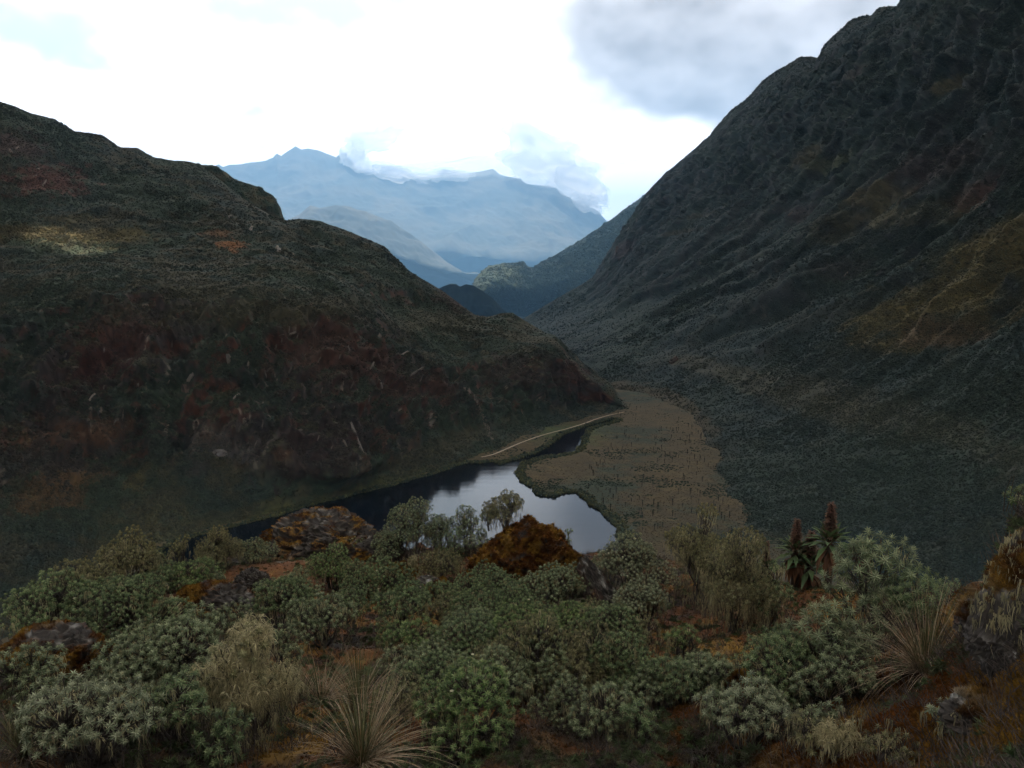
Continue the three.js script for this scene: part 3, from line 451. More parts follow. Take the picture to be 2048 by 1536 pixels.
// ---------------------------------------------------------------- clouds: the deck overhead that shades the valley, and wisps on the summits
{
  const s = new Soup(), nx = 150, nz = 120, X = 5200, z0 = 4200, z1 = -2330, holes = [[hillLeft.hit(60, 462).p, 33], [hillLeft.hit(205, 474).p, 31]].map(([p, r]) => [p.clone().addScaledVector(sunDir, (930 - p.y) / sunDir.y), r]);
  const idx = {};
  for (let side = 0; side < 2; side++) for (let j = 0; j <= nz; j++) for (let i = 0; i <= nx; i++) {
    const x = lerp(-X, X, i / nx), z = lerp(z0, z1, j / nz), e = sstep(0, 300, z - z1), y = 985 + (side ? 60 + 90 * e + fbm(x * .002, 5, z * .002, 4) * 60 : fbm(x * .0016, 2, z * .0016, 4) * 55 * e);
    idx[[side, j, i]] = s.v(x, y, z + (j === nz ? fbm(x * .002, side, 3, 4) * 60 + 80 : 0), [1, 1, 1]);
  }
  const open = (j, i) => { const x = lerp(-X, X, (i + .5) / nx), z = lerp(z0, z1, (j + .5) / nz); return holes.some(([p, r]) => Math.hypot(p.x - x, p.z - z) < r); };
  for (let side = 0; side < 2; side++) for (let j = 0; j < nz; j++) for (let i = 0; i < nx; i++) { if (open(j, i)) continue; const a = idx[[side, j, i]], b = idx[[side, j, i + 1]], c = idx[[side, j + 1, i]], d = idx[[side, j + 1, i + 1]]; s.t(a, b, c); s.t(b, d, c); }
  const m = new THREE.MeshPhysicalMaterial({ color: new THREE.Color(0.88, 0.89, 0.92), roughness: 1, transmission: 0.42, thickness: 0, specularIntensity: 0, side: THREE.DoubleSide });
  tag(add('cloud_deck', s.geo(), m), 'grey cloud deck hanging over the near valley', 'cloud', null, 'structure');
  const h = new THREE.SphereGeometry(1, 48, 24), q = h.attributes.position, up = (2600 - 150) / sunDir.y;         // a higher cloud that keeps the wooded spur in shade
  for (let i = 0; i < q.count; i++) { const f = 1 + .12 * fbm(q.getX(i) * 3, q.getY(i) * 3, q.getZ(i) * 3, 3); q.setXYZ(i, q.getX(i) * 1100 * f, q.getY(i) * 160 * f, q.getZ(i) * 620 * f); }
  h.computeVertexNormals(); const o = add('high_cloud', h, m); o.position.set(1090 + sunDir.x * up, 2600, -3050 + sunDir.z * up); tag(o, 'high grey cloud over the valley spur', 'cloud', null, 'structure');
}
function puff(name, label, px, py, r, w, h, depth, tilt, alpha, sd) {
  const g = new THREE.IcosahedronGeometry(1, 18), p = g.attributes.position, c = at(px, py, r), k = c.distanceTo(EYE) / F, col = new Float32Array(p.count * 4), v = V(0, 0, 0);
  for (let i = 0; i < p.count; i++) {
    v.fromBufferAttribute(p, i); const n = fbm(v.x * 1.3 + sd, v.y * 1.3, v.z * 1.3, 2), rim = Math.abs(v.z), q = fbm(v.x * 1.4 + sd, v.y * 1.4 + 7, v.z * 0.8, 2);
    const a = alpha * sstep(0.08, 1.0, rim + q * 0.4);
    col.set([1, 1, 1, a], i * 4); const f = 1 + n * 0.62, x = v.x * w * k * f, y = v.y * h * k * f; p.setXYZ(i, x * Math.cos(tilt) - y * Math.sin(tilt), x * Math.sin(tilt) + y * Math.cos(tilt), v.z * depth * f);
  }
  g.setAttribute('color', new THREE.BufferAttribute(col, 4)); g.computeVertexNormals();
  const m = new THREE.MeshPhysicalMaterial({ color: new THREE.Color(0.93, 0.93, 0.95), vertexColors: true, transparent: true, roughness: 1, transmission: 0.5, thickness: 0, specularIntensity: 0, side: THREE.DoubleSide });
  const o = add(name, g, m); o.position.copy(c); o.lookAt(EYE); return tag(o, label, 'cloud');
}
for (const a of [
  ['cloud_wisp', 'curled white wisp of cloud rising from the left summit of the far range', 742, 278, 9050, 58, 34, 220, .25, .5, 3],
  ['cloud_wisp', 'white wisp of cloud hugging the flank below the curled one', 712, 325, 9020, 30, 36, 150, .2, .6, 8],
  ['cloud_wisp', 'low bright wisp of cloud lying in the far ridge notch', 790, 352, 9000, 75, 20, 160, -.12, .75, 13],
  ['cloud_wisp', 'faint wisp of cloud along the ridge right of the notch', 900, 352, 9000, 60, 13, 120, 0, .55, 19],
  ['cloud_bank', 'small grey top of the cloud over the middle of the far range', 1045, 262, 9100, 46, 32, 160, -.3, .42, 61],
  ['cloud_bank', 'main body of the cloud over the middle of the far range', 1090, 322, 9050, 92, 58, 260, -.3, .52, 23],
  ['cloud_bank', 'white cloud spilling down the right end of the far range', 1160, 372, 8950, 66, 44, 220, -.5, .55, 37],
  ['cloud_bank', 'small white cloud tail at the right foot of the far ridge', 1175, 410, 8900, 34, 22, 120, -.3, .55, 43],
  ['cloud_veil', 'thin bright veil of cloud lying along the whole far crest', 960, 338, 9150, 270, 34, 200, .06, .22, 71],
]) puff(...a);
// ---------------------------------------------------------------- foreground: the mossy ridge the camera stands on
const ridge = surface({
  px0: -300, px1: 2350, nc: 450, spans: [26, 40, 66, 66, 80, 14, 20], back: [[1.6, 2.2], [9, 16], [70, 90]],
  lines: [
    { pts: [[-300, 2300, 1.4], [2350, 2300, 1.4]] },
    { pts: [[-300, 1800, 2.7], [1500, 1800, 2.7], [2048, 1760, 2.3], [2350, 1700, 2.1]] },
    { pts: [[-300, 1560, 4.2], [0, 1540, 4.4], [1400, 1536, 4.5], [1800, 1530, 3.9], [2048, 1500, 3.4], [2350, 1450, 3.0]] },
    { pts: [[-300, 1520, 4.7], [0, 1450, 5.3], [250, 1400, 6.0], [1400, 1395, 6.2], [1700, 1395, 5.6], [1900, 1400, 4.6], [2048, 1370, 3.9], [2350, 1310, 3.4]] },
    { pts: [[-300, 1480, 5.2], [0, 1380, 6.3], [100, 1332, 7.2], [250, 1270, 8.8], [640, 1245, 9.6], [1400, 1255, 9.2], [1700, 1280, 7.8], [1820, 1290, 6.6], [1940, 1290, 5.0], [2048, 1220, 4.3], [2350, 1130, 3.8]] },
    { crisp: true, pts: [[-300, 1440, 5.8], [0, 1330, 7.4], [60, 1312, 8.4], [100, 1290, 9.2], [250, 1195, 12], [400, 1140, 14], [560, 1102, 15], [800, 1108, 15], [1050, 1095, 14.5], [1200, 1112, 14], [1400, 1142, 13], [1600, 1186, 11.5], [1760, 1212, 9.6], [1880, 1222, 7.6], [1950, 1196, 6.2], [2000, 1120, 5.3], [2048, 1050, 5.0], [2350, 900, 4.5]] },
  ],
  lift: (p, v) => { const k = v > 5.2 ? 3 : 1; return (fbm(p.x * 0.9, p.y * 0.9, p.z * 0.9, 3) * 0.14 + ridged(p.x * 2.6, p.y * 2.6, p.z * 2.6, 3) * 0.05 + fbm(p.x * 11, p.y * 11, p.z * 11, 2) * 0.016) * k; },
});
const G = { peat: [0.022, 0.016, 0.010], rust: [0.165, 0.062, 0.015], gold: [0.28, 0.155, 0.026], olive: [0.075, 0.064, 0.022], grey: [0.17, 0.165, 0.155] };
const mossSpots = patchField(ridge, [[1440, 1310, 1.0, .55, G.gold, .9], [1500, 1240, .7, .5, G.rust, .9], [1600, 1200, .6, .4, G.rust, .8], [1420, 1370, .6, .3, G.rust, .8], [590, 1470, .5, .35, G.gold, .9], [700, 1130, 1.2, .5, G.rust, .8], [440, 1180, 1.0, .3, G.rust, .9], [200, 1320, .9, .5, G.rust, .9], [1950, 1450, .7, .5, G.gold, .9], [1750, 1450, .5, .3, G.rust, .8], [560, 1140, .8, .3, G.rust, .8], [880, 1130, .8, .3, G.rust, .9], [1880, 1380, .5, .3, G.rust, .9]]);
ridge.paint((p, n) => {
  const a = fbm(p.x * 0.55, p.y * 0.55, p.z * 0.55, 3), b = fbm(p.x * 2.3 + 5, p.y * 2.3, p.z * 2.3, 3), g = fbm(p.x * 22, p.y * 22, p.z * 22, 2);
  let c = mixc(G.peat, G.rust, sstep(-0.3, 0.35, b + a * 0.5)); c = mixc(c, G.gold, sstep(0.25, 0.75, a + b * 0.6) * 0.85); c = mixc(c, G.olive, sstep(0.0, 0.5, -a + b * 0.4) * 0.6);
  c = mixc(c, G.grey, sstep(0.62, 0.85, fbm(p.x * 1.3 + 30, p.y * 1.3, p.z * 1.3, 4) + g * 0.2 + (1 - n.y) * 0.35) * 0.7);
  c = mossSpots(p, c, b * .8 + g * .3);
  return mulc(c, 0.85 + g * 0.6);
});
tag(add('ridge_ground', ridge.g, mat()), 'mossy rust and brown ground of the near ridge', 'ground', null, 'structure');

const fm = (o) => new THREE.MeshPhysicalMaterial({ vertexColors: true, side: THREE.DoubleSide, roughness: 0.62, specularIntensity: 0.6, transmission: 0.12, thickness: 0, ...o });
const leafMat = fm({ color: new THREE.Color(1.0, 0.99, 0.86) }), stemMat = mat({ roughness: 0.9 }), lichenMat = fm({ roughness: 1, transmission: 0.35, specularIntensity: 0.1 }), bladeMat = fm({ roughness: 0.7, transmission: 0.15 }), mossMat = fm({ roughness: 1, specularIntensity: 0.1, transmission: 0.2 }), stoneMat = mat({ roughness: 0.93 });
// one narrow folded leaf: base, direction, the side it faces, length, width
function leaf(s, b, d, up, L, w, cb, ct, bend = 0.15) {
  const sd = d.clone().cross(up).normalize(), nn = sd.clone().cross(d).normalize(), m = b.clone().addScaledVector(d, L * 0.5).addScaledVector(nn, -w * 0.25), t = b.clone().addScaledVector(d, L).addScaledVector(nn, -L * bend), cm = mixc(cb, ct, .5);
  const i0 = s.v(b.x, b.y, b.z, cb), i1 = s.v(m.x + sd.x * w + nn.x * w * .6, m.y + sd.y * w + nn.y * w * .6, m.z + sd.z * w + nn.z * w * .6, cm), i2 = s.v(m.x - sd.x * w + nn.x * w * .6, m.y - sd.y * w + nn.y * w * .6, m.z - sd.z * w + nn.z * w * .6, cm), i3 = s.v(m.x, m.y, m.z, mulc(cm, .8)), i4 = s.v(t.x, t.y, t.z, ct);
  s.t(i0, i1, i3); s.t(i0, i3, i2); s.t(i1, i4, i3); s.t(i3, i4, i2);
}
function leaf2(s, b, d, up, L, w, cb, ct, bend) {
  const sd = d.clone().cross(up).normalize(), nn = sd.clone().cross(d).normalize(), m = b.clone().addScaledVector(d, L * 0.48).addScaledVector(nn, w * .5), t = b.clone().addScaledVector(d, L).addScaledVector(nn, -L * bend), cm = mixc(cb, ct, .5);
  const i0 = s.v(b.x, b.y, b.z, cb), i1 = s.v(m.x + sd.x * w, m.y + sd.y * w, m.z + sd.z * w, cm), i2 = s.v(m.x - sd.x * w, m.y - sd.y * w, m.z - sd.z * w, cm), i4 = s.v(t.x, t.y, t.z, ct); s.t(i0, i1, i4); s.t(i0, i4, i2);
}
function rosette(s, p, axis, D, c, young, n, slim = .125, fn = leaf) {
  const u = V(rnd() - .5, rnd() - .5, rnd() - .5).cross(axis).normalize(), w = axis.clone().cross(u);
  for (let k = 0; k < n; k++) {
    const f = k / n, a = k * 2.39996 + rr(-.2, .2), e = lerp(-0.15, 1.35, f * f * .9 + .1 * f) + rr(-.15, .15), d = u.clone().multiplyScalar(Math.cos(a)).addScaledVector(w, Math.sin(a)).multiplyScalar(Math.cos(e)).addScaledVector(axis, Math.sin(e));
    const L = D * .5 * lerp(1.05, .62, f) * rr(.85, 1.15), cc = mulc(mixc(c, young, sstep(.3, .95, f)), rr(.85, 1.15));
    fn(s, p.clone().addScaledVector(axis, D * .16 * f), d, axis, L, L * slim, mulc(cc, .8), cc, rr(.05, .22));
  }
}
function tube(s, pts, r0, r1, c, sides = 3) {
  let prev = null;
  for (let k = 0; k < pts.length; k++) {
    const d = (pts[k + 1] ?? pts[k]).clone().sub(pts[k - 1] ?? pts[k]).normalize(), u = V(d.y, -d.x, .31).cross(d).normalize(), w = d.clone().cross(u), r = lerp(r0, r1, k / (pts.length - 1)), ring = [];
    for (let j = 0; j < sides; j++) { const a = j / sides * 6.283, q = pts[k].clone().addScaledVector(u, Math.cos(a) * r).addScaledVector(w, Math.sin(a) * r); ring.push(s.v(q.x, q.y, q.z, mulc(c, rr(.8, 1.2)))); }
    if (prev) for (let j = 0; j < sides; j++) { const n = (j + 1) % sides; s.t(prev[j], prev[n], ring[j]); s.t(prev[n], ring[n], ring[j]); }
    prev = ring;
  }
}
// hanging beard lichen: a bunch of thin wavering ribbons from a point
function beard(s, p, L, n, c) {
  for (let k = 0; k < n; k++) {
    const b = p.clone().add(V(gauss() * L * .22, gauss() * L * .12, gauss() * L * .22)), l = L * rr(.35, 1.1), w = rr(.0016, .0036), a = rnd() * 6.283, cc = mulc(c, rr(.7, 1.25)), dx = gauss() * .18, dz = gauss() * .18; let pa, pb;
    for (let j = 0; j <= 3; j++) { const t = j / 3, x = b.x + dx * l * t + Math.sin(t * 7 + a) * l * .05, z = b.z + dz * l * t + Math.cos(t * 6 + a * 2) * l * .05, y = b.y - l * t, ww = w * (1 - t * .85); const i = s.v(x + Math.cos(a) * ww, y, z + Math.sin(a) * ww, cc), q = s.v(x - Math.cos(a) * ww, y, z - Math.sin(a) * ww, cc); if (j) { s.t(pa, pb, i); s.t(pb, q, i); } pa = i; pb = q; }
  }
}
function fuzz(s, p, R, n, c) {                            // tangled lichen sprays on a twig
  for (let k = 0; k < n; k++) { const d = V(gauss(), gauss() - .25, gauss()).normalize(), L = R * rr(.4, 1.1), w = rr(.0016, .003), sd = V(gauss(), gauss(), gauss()).cross(d).normalize(), cc = mulc(c, rr(.7, 1.3)), m = p.clone().addScaledVector(d, L * .55), e = m.clone().addScaledVector(d, L * .3); e.y -= L * .35; const a = s.v(p.x, p.y, p.z, cc), b = s.v(m.x + sd.x * w, m.y + sd.y * w, m.z + sd.z * w, cc), q = s.v(m.x - sd.x * w, m.y - sd.y * w, m.z - sd.z * w, cc), t = s.v(e.x, e.y, e.z, cc); s.t(a, b, q); s.t(b, t, q); }
}
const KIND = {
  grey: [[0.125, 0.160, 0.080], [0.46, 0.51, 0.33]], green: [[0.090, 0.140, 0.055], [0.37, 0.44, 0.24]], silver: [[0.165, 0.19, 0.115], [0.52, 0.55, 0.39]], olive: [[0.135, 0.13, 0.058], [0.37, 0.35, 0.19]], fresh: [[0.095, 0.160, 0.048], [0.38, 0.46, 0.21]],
};
const LICHEN = [0.50, 0.44, 0.25], STEM = [0.055, 0.042, 0.034];
reseed(404);
const unitRosettes = {};
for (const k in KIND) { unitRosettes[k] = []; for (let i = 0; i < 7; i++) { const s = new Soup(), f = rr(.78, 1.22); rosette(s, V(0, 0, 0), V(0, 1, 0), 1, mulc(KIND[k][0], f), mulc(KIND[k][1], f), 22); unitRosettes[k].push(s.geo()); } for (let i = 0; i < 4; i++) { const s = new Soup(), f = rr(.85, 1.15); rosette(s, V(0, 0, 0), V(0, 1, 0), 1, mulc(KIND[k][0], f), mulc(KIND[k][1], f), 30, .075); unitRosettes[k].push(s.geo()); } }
let nRos = 0, nPart = 0;
function footAt(px, py) {                                 // a point on the ridge; for a pixel above its edge, the edge itself
  let best = null; for (let y = py; y < 1540; y += 3) { const h = ridge.hit(px, y); if (Math.abs(pixelOf(h.p)[1] - y) < 6 && h.p.distanceTo(EYE) < 22) { best = h; break; } }
  return best ?? ridge.hit(px, 1400);
}
function shrub([px, py, w, h, kind, label, o = {}]) {
  reseed(Math.floor(px * 7919 + py * 104729));
  const foot = o.foot ?? footAt(px, py).p, k = foot.distanceTo(EYE) / F, W = w * k, [cA, cB] = KIND[kind], D = (o.D ?? rr(.058, .078)) * rr(.92, 1.08);
  const slack = Math.max(0, pixelOf(foot)[1] - py) , H = (h * 1.1 + slack) * k;
  const g = group(o.name ?? 'leafy_shrub', foot), stems = new Soup(), fol = new Soup(), lich = new Soup(), parts = [];
  tag(g, label, 'shrub', o.group);
  const nl = o.lobes ?? Math.max(3, Math.min(9, Math.round(W * H * 9 + 3))), lobes = [];
  for (let i = 0; i < nl; i++) { const a = i * 2.4 + rr(-.4, .4), q = Math.sqrt((i + .4) / nl), R = W * .5 * (nl > 4 ? .43 : .52) * rr(.6, 1.3); lobes.push({ c: V(Math.cos(a) * q * W * rr(.3, .42), H * (1 - .42 * q * q) * rr(.74, 1.06) - R * .8, Math.sin(a) * q * W * .30), R, ry: R * rr(.72, .95) }); }
  const limbs = lobes.map((l) => { const b = V(rr(-.08, .08) * W, -.06, rr(-.08, .08) * W), m = V(l.c.x * .55 + rr(-.05, .05) * W, Math.max(.05, l.c.y * .5), l.c.z * .55), e = V(l.c.x, Math.max(.06, l.c.y), l.c.z), pts = [b, b.clone().lerp(m, .55).add(V(rr(-.03, .03), 0, rr(-.03, .03))), m, m.clone().lerp(e, .5).add(V(rr(-.03, .03), 0, rr(-.03, .03))), e]; tube(stems, pts, .013, .006, STEM, 4); return { b, m, e }; });
  const toEye = EYE.clone().sub(foot).setY(0).normalize(), bare = o.bare ?? 0.12;
  lobes.forEach((l, i) => {
    const n = Math.round(2.6 * l.R * l.ry / (D * D * .30) * (o.dense ?? 1.55));
    for (let j = 0; j < n; j++) {
      const y = 1 - 1.28 * (j + .5) / n, a = j * 2.39996 + i, q = Math.sqrt(1 - y * y), nrm = V(Math.cos(a) * q, y, Math.sin(a) * q); let p = V(nrm.x * l.R, nrm.y * l.ry, nrm.z * l.R).multiplyScalar(rr(.86, 1.1) + .34 * fbm(nrm.x * 2.2 + i, nrm.y * 2.2, nrm.z * 2.2 + px, 2)).add(l.c);
      if (lobes.some((m, jj) => jj !== i && (((p.x - m.c.x) / m.R) ** 2 + ((p.y - m.c.y) / m.ry) ** 2 + ((p.z - m.c.z) / m.R) ** 2) < .66)) continue;
      if (p.y < H * .10 || nrm.dot(toEye) < -.62) continue; const isBare = rnd() < bare, hung = (o.lichen ?? 0) > 1; if (isBare && !hung) continue;
      const axis = nrm.clone().multiplyScalar(.75).add(V(rr(-.25, .25), .75, rr(-.25, .25))).normalize(), Dk = D * rr(.78, 1.2), lb = limbs[i], st = lb.m.clone().lerp(lb.e, rr(.1, .9)), mid = st.clone().lerp(p, .55).add(V(rr(-.02, .02), -.03 * H, rr(-.02, .02)));
      tube(stems, [st, mid, p], .0042, .0026, STEM);
      for (let z = 0; z < 3; z++) { const t = rr(.55, .97), b = mid.clone().lerp(p, t), d = V(gauss(), rr(-.9, .3), gauss()).normalize(); leaf(stems, b, d, V(0, 1, 0.1), Dk * .4, Dk * .035, [.085, .062, .035], [.12, .088, .05]); }
      if (!isBare) parts.push([p, axis, Dk, nrm.dot(toEye)]); else fuzz(lich, p, .07, 20, mulc(LICHEN, rr(.8, 1.2)));
      const low = 1 - (p.y / H); if (rnd() < Math.min(.5, o.lichen ?? .18) * (.4 + low)) beard(lich, p.clone().addScaledVector(axis, -Dk * .4), rr(.06, .17) * (o.long ?? 1), 11, mulc(LICHEN, rr(.75, 1.1)));
      for (let z = o.lichen > 1 ? 3 : 1; z--;) if (rnd() < (o.lichen ?? .18)) fuzz(lich, mid.clone().lerp(p, rnd()), o.lichen > 1 ? .075 : .05, 13, mulc(LICHEN, rr(.75, 1.15)));
    }
  });
  // bare undergrowth twigs fill the skirts of the shrub
  const nt = Math.round(W * H * 190 * (o.twigs ?? 1)); for (let j = 0; j < nt; j++) { const a = rnd() * 6.283, q = Math.sqrt(rnd()) * W * .44, b = V(Math.cos(a) * q, rr(-.04, H * .3), Math.sin(a) * q), e = b.clone().add(V(gauss() * .10, rr(.06, .22), gauss() * .10)), m = b.clone().lerp(e, .5).add(V(gauss() * .02, 0, gauss() * .02)); tube(stems, [b, m, e], .003, .0014, mulc(STEM, rr(.7, 1.5))); if (rnd() < .5) leaf(stems, m, V(gauss(), gauss(), gauss()).normalize(), V(0, 1, .2), .035, .004, [.09, .066, .04], [.13, .10, .06]); if (rnd() < (o.lichen ?? .18) * .6) beard(lich, e, rr(.05, .13) * (o.long ?? 1), 8, mulc(LICHEN, rr(.55, 1))); }
  parts.sort((a, b) => b[3] - a[3]); nRos += parts.length;
  const single = D / k >= 14 ? (o.singles ?? 110) : 0;
  parts.forEach(([p, axis, Dk], i) => {
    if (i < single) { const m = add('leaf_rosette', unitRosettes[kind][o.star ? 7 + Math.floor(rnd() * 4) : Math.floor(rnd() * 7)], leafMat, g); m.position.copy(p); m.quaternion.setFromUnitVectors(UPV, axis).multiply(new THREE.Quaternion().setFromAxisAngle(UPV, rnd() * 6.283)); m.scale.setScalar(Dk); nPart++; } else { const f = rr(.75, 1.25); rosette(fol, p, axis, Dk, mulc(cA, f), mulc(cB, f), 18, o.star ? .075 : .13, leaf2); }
  });
  add('stems', stems.geo(), stemMat, g); if (fol.n) add('foliage', fol.geo(), leafMat, g).userData.kind = 'stuff'; if (lich.n) add('beard_lichen', lich.geo(), lichenMat, g.children.find((q) => q.name === 'stems')).userData.kind = 'stuff';
  if (o.flowers) { const s = new Soup(); for (let j = 0; j < o.flowers; j++) { const q = parts[Math.floor(rnd() * parts.length * .4)]; if (!q) continue; const p = q[0].clone().addScaledVector(q[1], q[2] * .45); for (let z = 0; z < 14; z++) { const a = z / 14 * 6.283; leaf(s, p, V(Math.cos(a), .5, Math.sin(a)).normalize(), UPV, .017, .004, [.7, .62, .4], [.8, .76, .62]); } } add('flowers', s.geo(), leafMat, g).userData.kind = 'stuff'; }
  return g;
}
function tussock([px, py, w, h, label, o = {}]) {
  reseed(Math.floor(px * 31 + py * 17)); const foot = footAt(px, py).p, k = foot.distanceTo(EYE) / F, R = w * .5 * k, Hh = h * k, g = group('grass_tussock', foot); tag(g, label, 'grass');
  const A = new Soup(), B = new Soup(), N = o.n ?? 300;
  for (let i = 0; i < N; i++) {
    const dry = rnd() < (o.dry ?? .55), a = rnd() * 6.283, out = dry ? rr(.25, 1.15) : Math.pow(rnd(), 1.1) * .7, S = dry ? B : A, L = lerp(Hh, R, out) * rr(.6, 1.12), e0 = lerp(1.5, dry ? .25 : .55, out) + gauss() * .12, sag = lerp(.3, 1.15, out) * rr(.3, 1.6), c = dry ? mixc([.46, .37, .24], [.26, .15, .07], rnd()) : mixc([.085, .105, .04], [.16, .145, .06], rnd()), wd = rr(.0014, .0028);
    let p = V(Math.cos(a) * R * .12 * rnd(), -.01, Math.sin(a) * R * .12 * rnd()), e = e0, pa, pb; const az = a + gauss() * .25, sd = V(-Math.sin(az), 0, Math.cos(az));
    for (let j = 0; j <= 6; j++) { const t = j / 6, ww = wd * (1 - t * t * .9), cc = mulc(c, rr(.9, 1.1)), i0 = S.v(p.x + sd.x * ww, p.y, p.z + sd.z * ww, cc), i1 = S.v(p.x - sd.x * ww, p.y + ww * .5, p.z - sd.z * ww, cc); if (j) { S.t(pa, pb, i0); S.t(pb, i1, i0); } pa = i0; pb = i1; p = p.clone().add(V(Math.cos(az) * Math.cos(e), Math.sin(e), Math.sin(az) * Math.cos(e)).multiplyScalar(L / 6)); e -= sag / 6; }
  }
  if (A.n) add('green_blades', A.geo(), bladeMat, g).userData.kind = 'stuff'; if (B.n) add('dry_blades', B.geo(), bladeMat, g).userData.kind = 'stuff'; return g;
}
// moss: short tufts spread over ground and rocks
function tuftGeo() { const s = new Soup(); for (let k = 0; k < 11; k++) { const a = rnd() * 6.283, e = rr(.3, 1.4), L = rr(.6, 1.1), d = V(Math.cos(a) * Math.cos(e), Math.sin(e), Math.sin(a) * Math.cos(e)), b = V(gauss() * .35, -.1, gauss() * .35), sd = V(-Math.sin(a), 0, Math.cos(a)), f = rr(.75, 1.3), c = [f, f, f], t = b.clone().addScaledVector(d, L), i0 = s.v(b.x + sd.x * .09, b.y, b.z + sd.z * .09, c), i1 = s.v(b.x - sd.x * .09, b.y, b.z - sd.z * .09, c), i2 = s.v(t.x, t.y, t.z, c); s.t(i0, i1, i2); } return s.geo(); }
reseed(61); const tufts = [tuftGeo(), tuftGeo()];
{
  const M = [[], []], K = [[], []], { pos, nc, nr, col, nor } = ridge, p = V(0, 0, 0); let n = 0;
  for (let k = 0; n < 260000 && k < 900000; k++) {
    const low = k % 3 === 0, r = Math.floor(low ? 60 + rnd() * 100 : 26 + rnd() * (nr - 26 - 26)), c = Math.floor((low ? .62 + .3 * rnd() : rnd()) * (nc - 1)), i = r * nc + c; p.fromArray(pos, i * 3); const d = p.distanceTo(EYE); if (d > 18) continue;
    const q = p.clone().add(V(gauss() * .03, 0, gauss() * .03)), z = rr(.010, .024) * (.7 + d * .045), v = n++ & 1; const m = new THREE.Matrix4().compose(q, new THREE.Quaternion().setFromUnitVectors(UPV, V(0, 0, 0).fromArray(nor, i * 3)).multiply(new THREE.Quaternion().setFromAxisAngle(UPV, rnd() * 6.283)), V(z, z, z)); M[v].push(m); K[v].push(mulc([col[i * 3], col[i * 3 + 1], col[i * 3 + 2]], rr(.7, 1.5)));
  }
  for (const v of [0, 1]) tag(instanced('moss_cover', tufts[v], mossMat, M[v], K[v]), 'rust and gold moss tufts covering the near ridge', 'moss', null, 'stuff');
}
{ // low herbs, lichen sprigs and dead twigs between the shrubs
  reseed(19); const sprig = new Soup(); fuzz(sprig, V(0, .3, 0), 1, 60, [1, 1, 1]); const sg = sprig.geo(); { const q = sg.attributes.position; for (let i = 0; i < q.count; i++) q.setY(i, Math.max(-.1, q.getY(i))); }
  const fat = new Soup(); for (let k = 0; k < 46; k++) { const a = rnd() * 6.283, e = rr(-.2, 1.3), d = V(Math.cos(a) * Math.cos(e), Math.sin(e), Math.sin(a) * Math.cos(e)), b = V(gauss() * .25, rr(0, .3), gauss() * .25), f = rr(.7, 1.3); leaf2(fat, b, d, V(0, 1, .1), rr(.4, .8), .03, mulc([1, 1, 1], f), mulc([1, 1, 1], f), .3); }
  const twig = new Soup(); for (let k = 0; k < 7; k++) { const b = V(gauss() * .3, 0, gauss() * .3), e = b.clone().add(V(gauss() * .6, rr(.15, .9), gauss() * .6)); tube(twig, [b, b.clone().lerp(e, .5).add(V(gauss() * .08, .05, gauss() * .08)), e], .018, .006, [1, 1, 1]); }
  const herbs = [[], [], [], []], hc = [[], [], [], []], { pos, nc, nr } = ridge, p = V(0, 0, 0), put = (k, q, z, c) => { herbs[k].push(place(q, z, z * rr(.7, 1.2))); hc[k].push(c); };
  for (let k = 0; k < 30000; k++) {
    const r = Math.floor(40 + rnd() * (nr - 40 - 30)), c = Math.floor(rnd() * nc), i = r * nc + c; p.fromArray(pos, i * 3); if (p.distanceTo(EYE) > 17) continue; const q = p.clone().add(V(gauss() * .04, 0, gauss() * .04)), n = fbm(p.x * 1.1, 4, p.z * 1.1, 3), m = fbm(p.x * .8, 14, p.z * .8, 3), u = rnd();
    if (u < .34) { if (n > -.12) put(0, q, rr(.035, .075), mulc(rnd() < .5 ? KIND.green[0] : KIND.grey[0], rr(.7, 1.6))); } else if (u < .56) { if (m > -.05) put(1, q, rr(.04, .09), mulc(LICHEN, rr(.4, .95))); } else if (u < .84) put(2, q, rr(.06, .16), mulc(STEM, rr(.8, 2.4))); else if (n + m > -.2) put(3, q, rr(.03, .06), mulc([.13, .10, .05], rr(.6, 1.4)));
  }
  [['ground_herbs', fat.geo(), leafMat, 'low grey green herbs between the foreground shrubs'], ['ground_lichen', sg, lichenMat, 'pale lichen sprigs on the near ground'], ['dead_twigs', twig.geo(), stemMat, 'dead twigs littering the near ground'], ['dry_herbs', fat.geo(), leafMat, 'dry brown herbs between the foreground shrubs']].forEach(([n, g, m, l], k) => tag(instanced(n, g, m, herbs[k], hc[k]), l, 'undergrowth', null, 'stuff'));
}
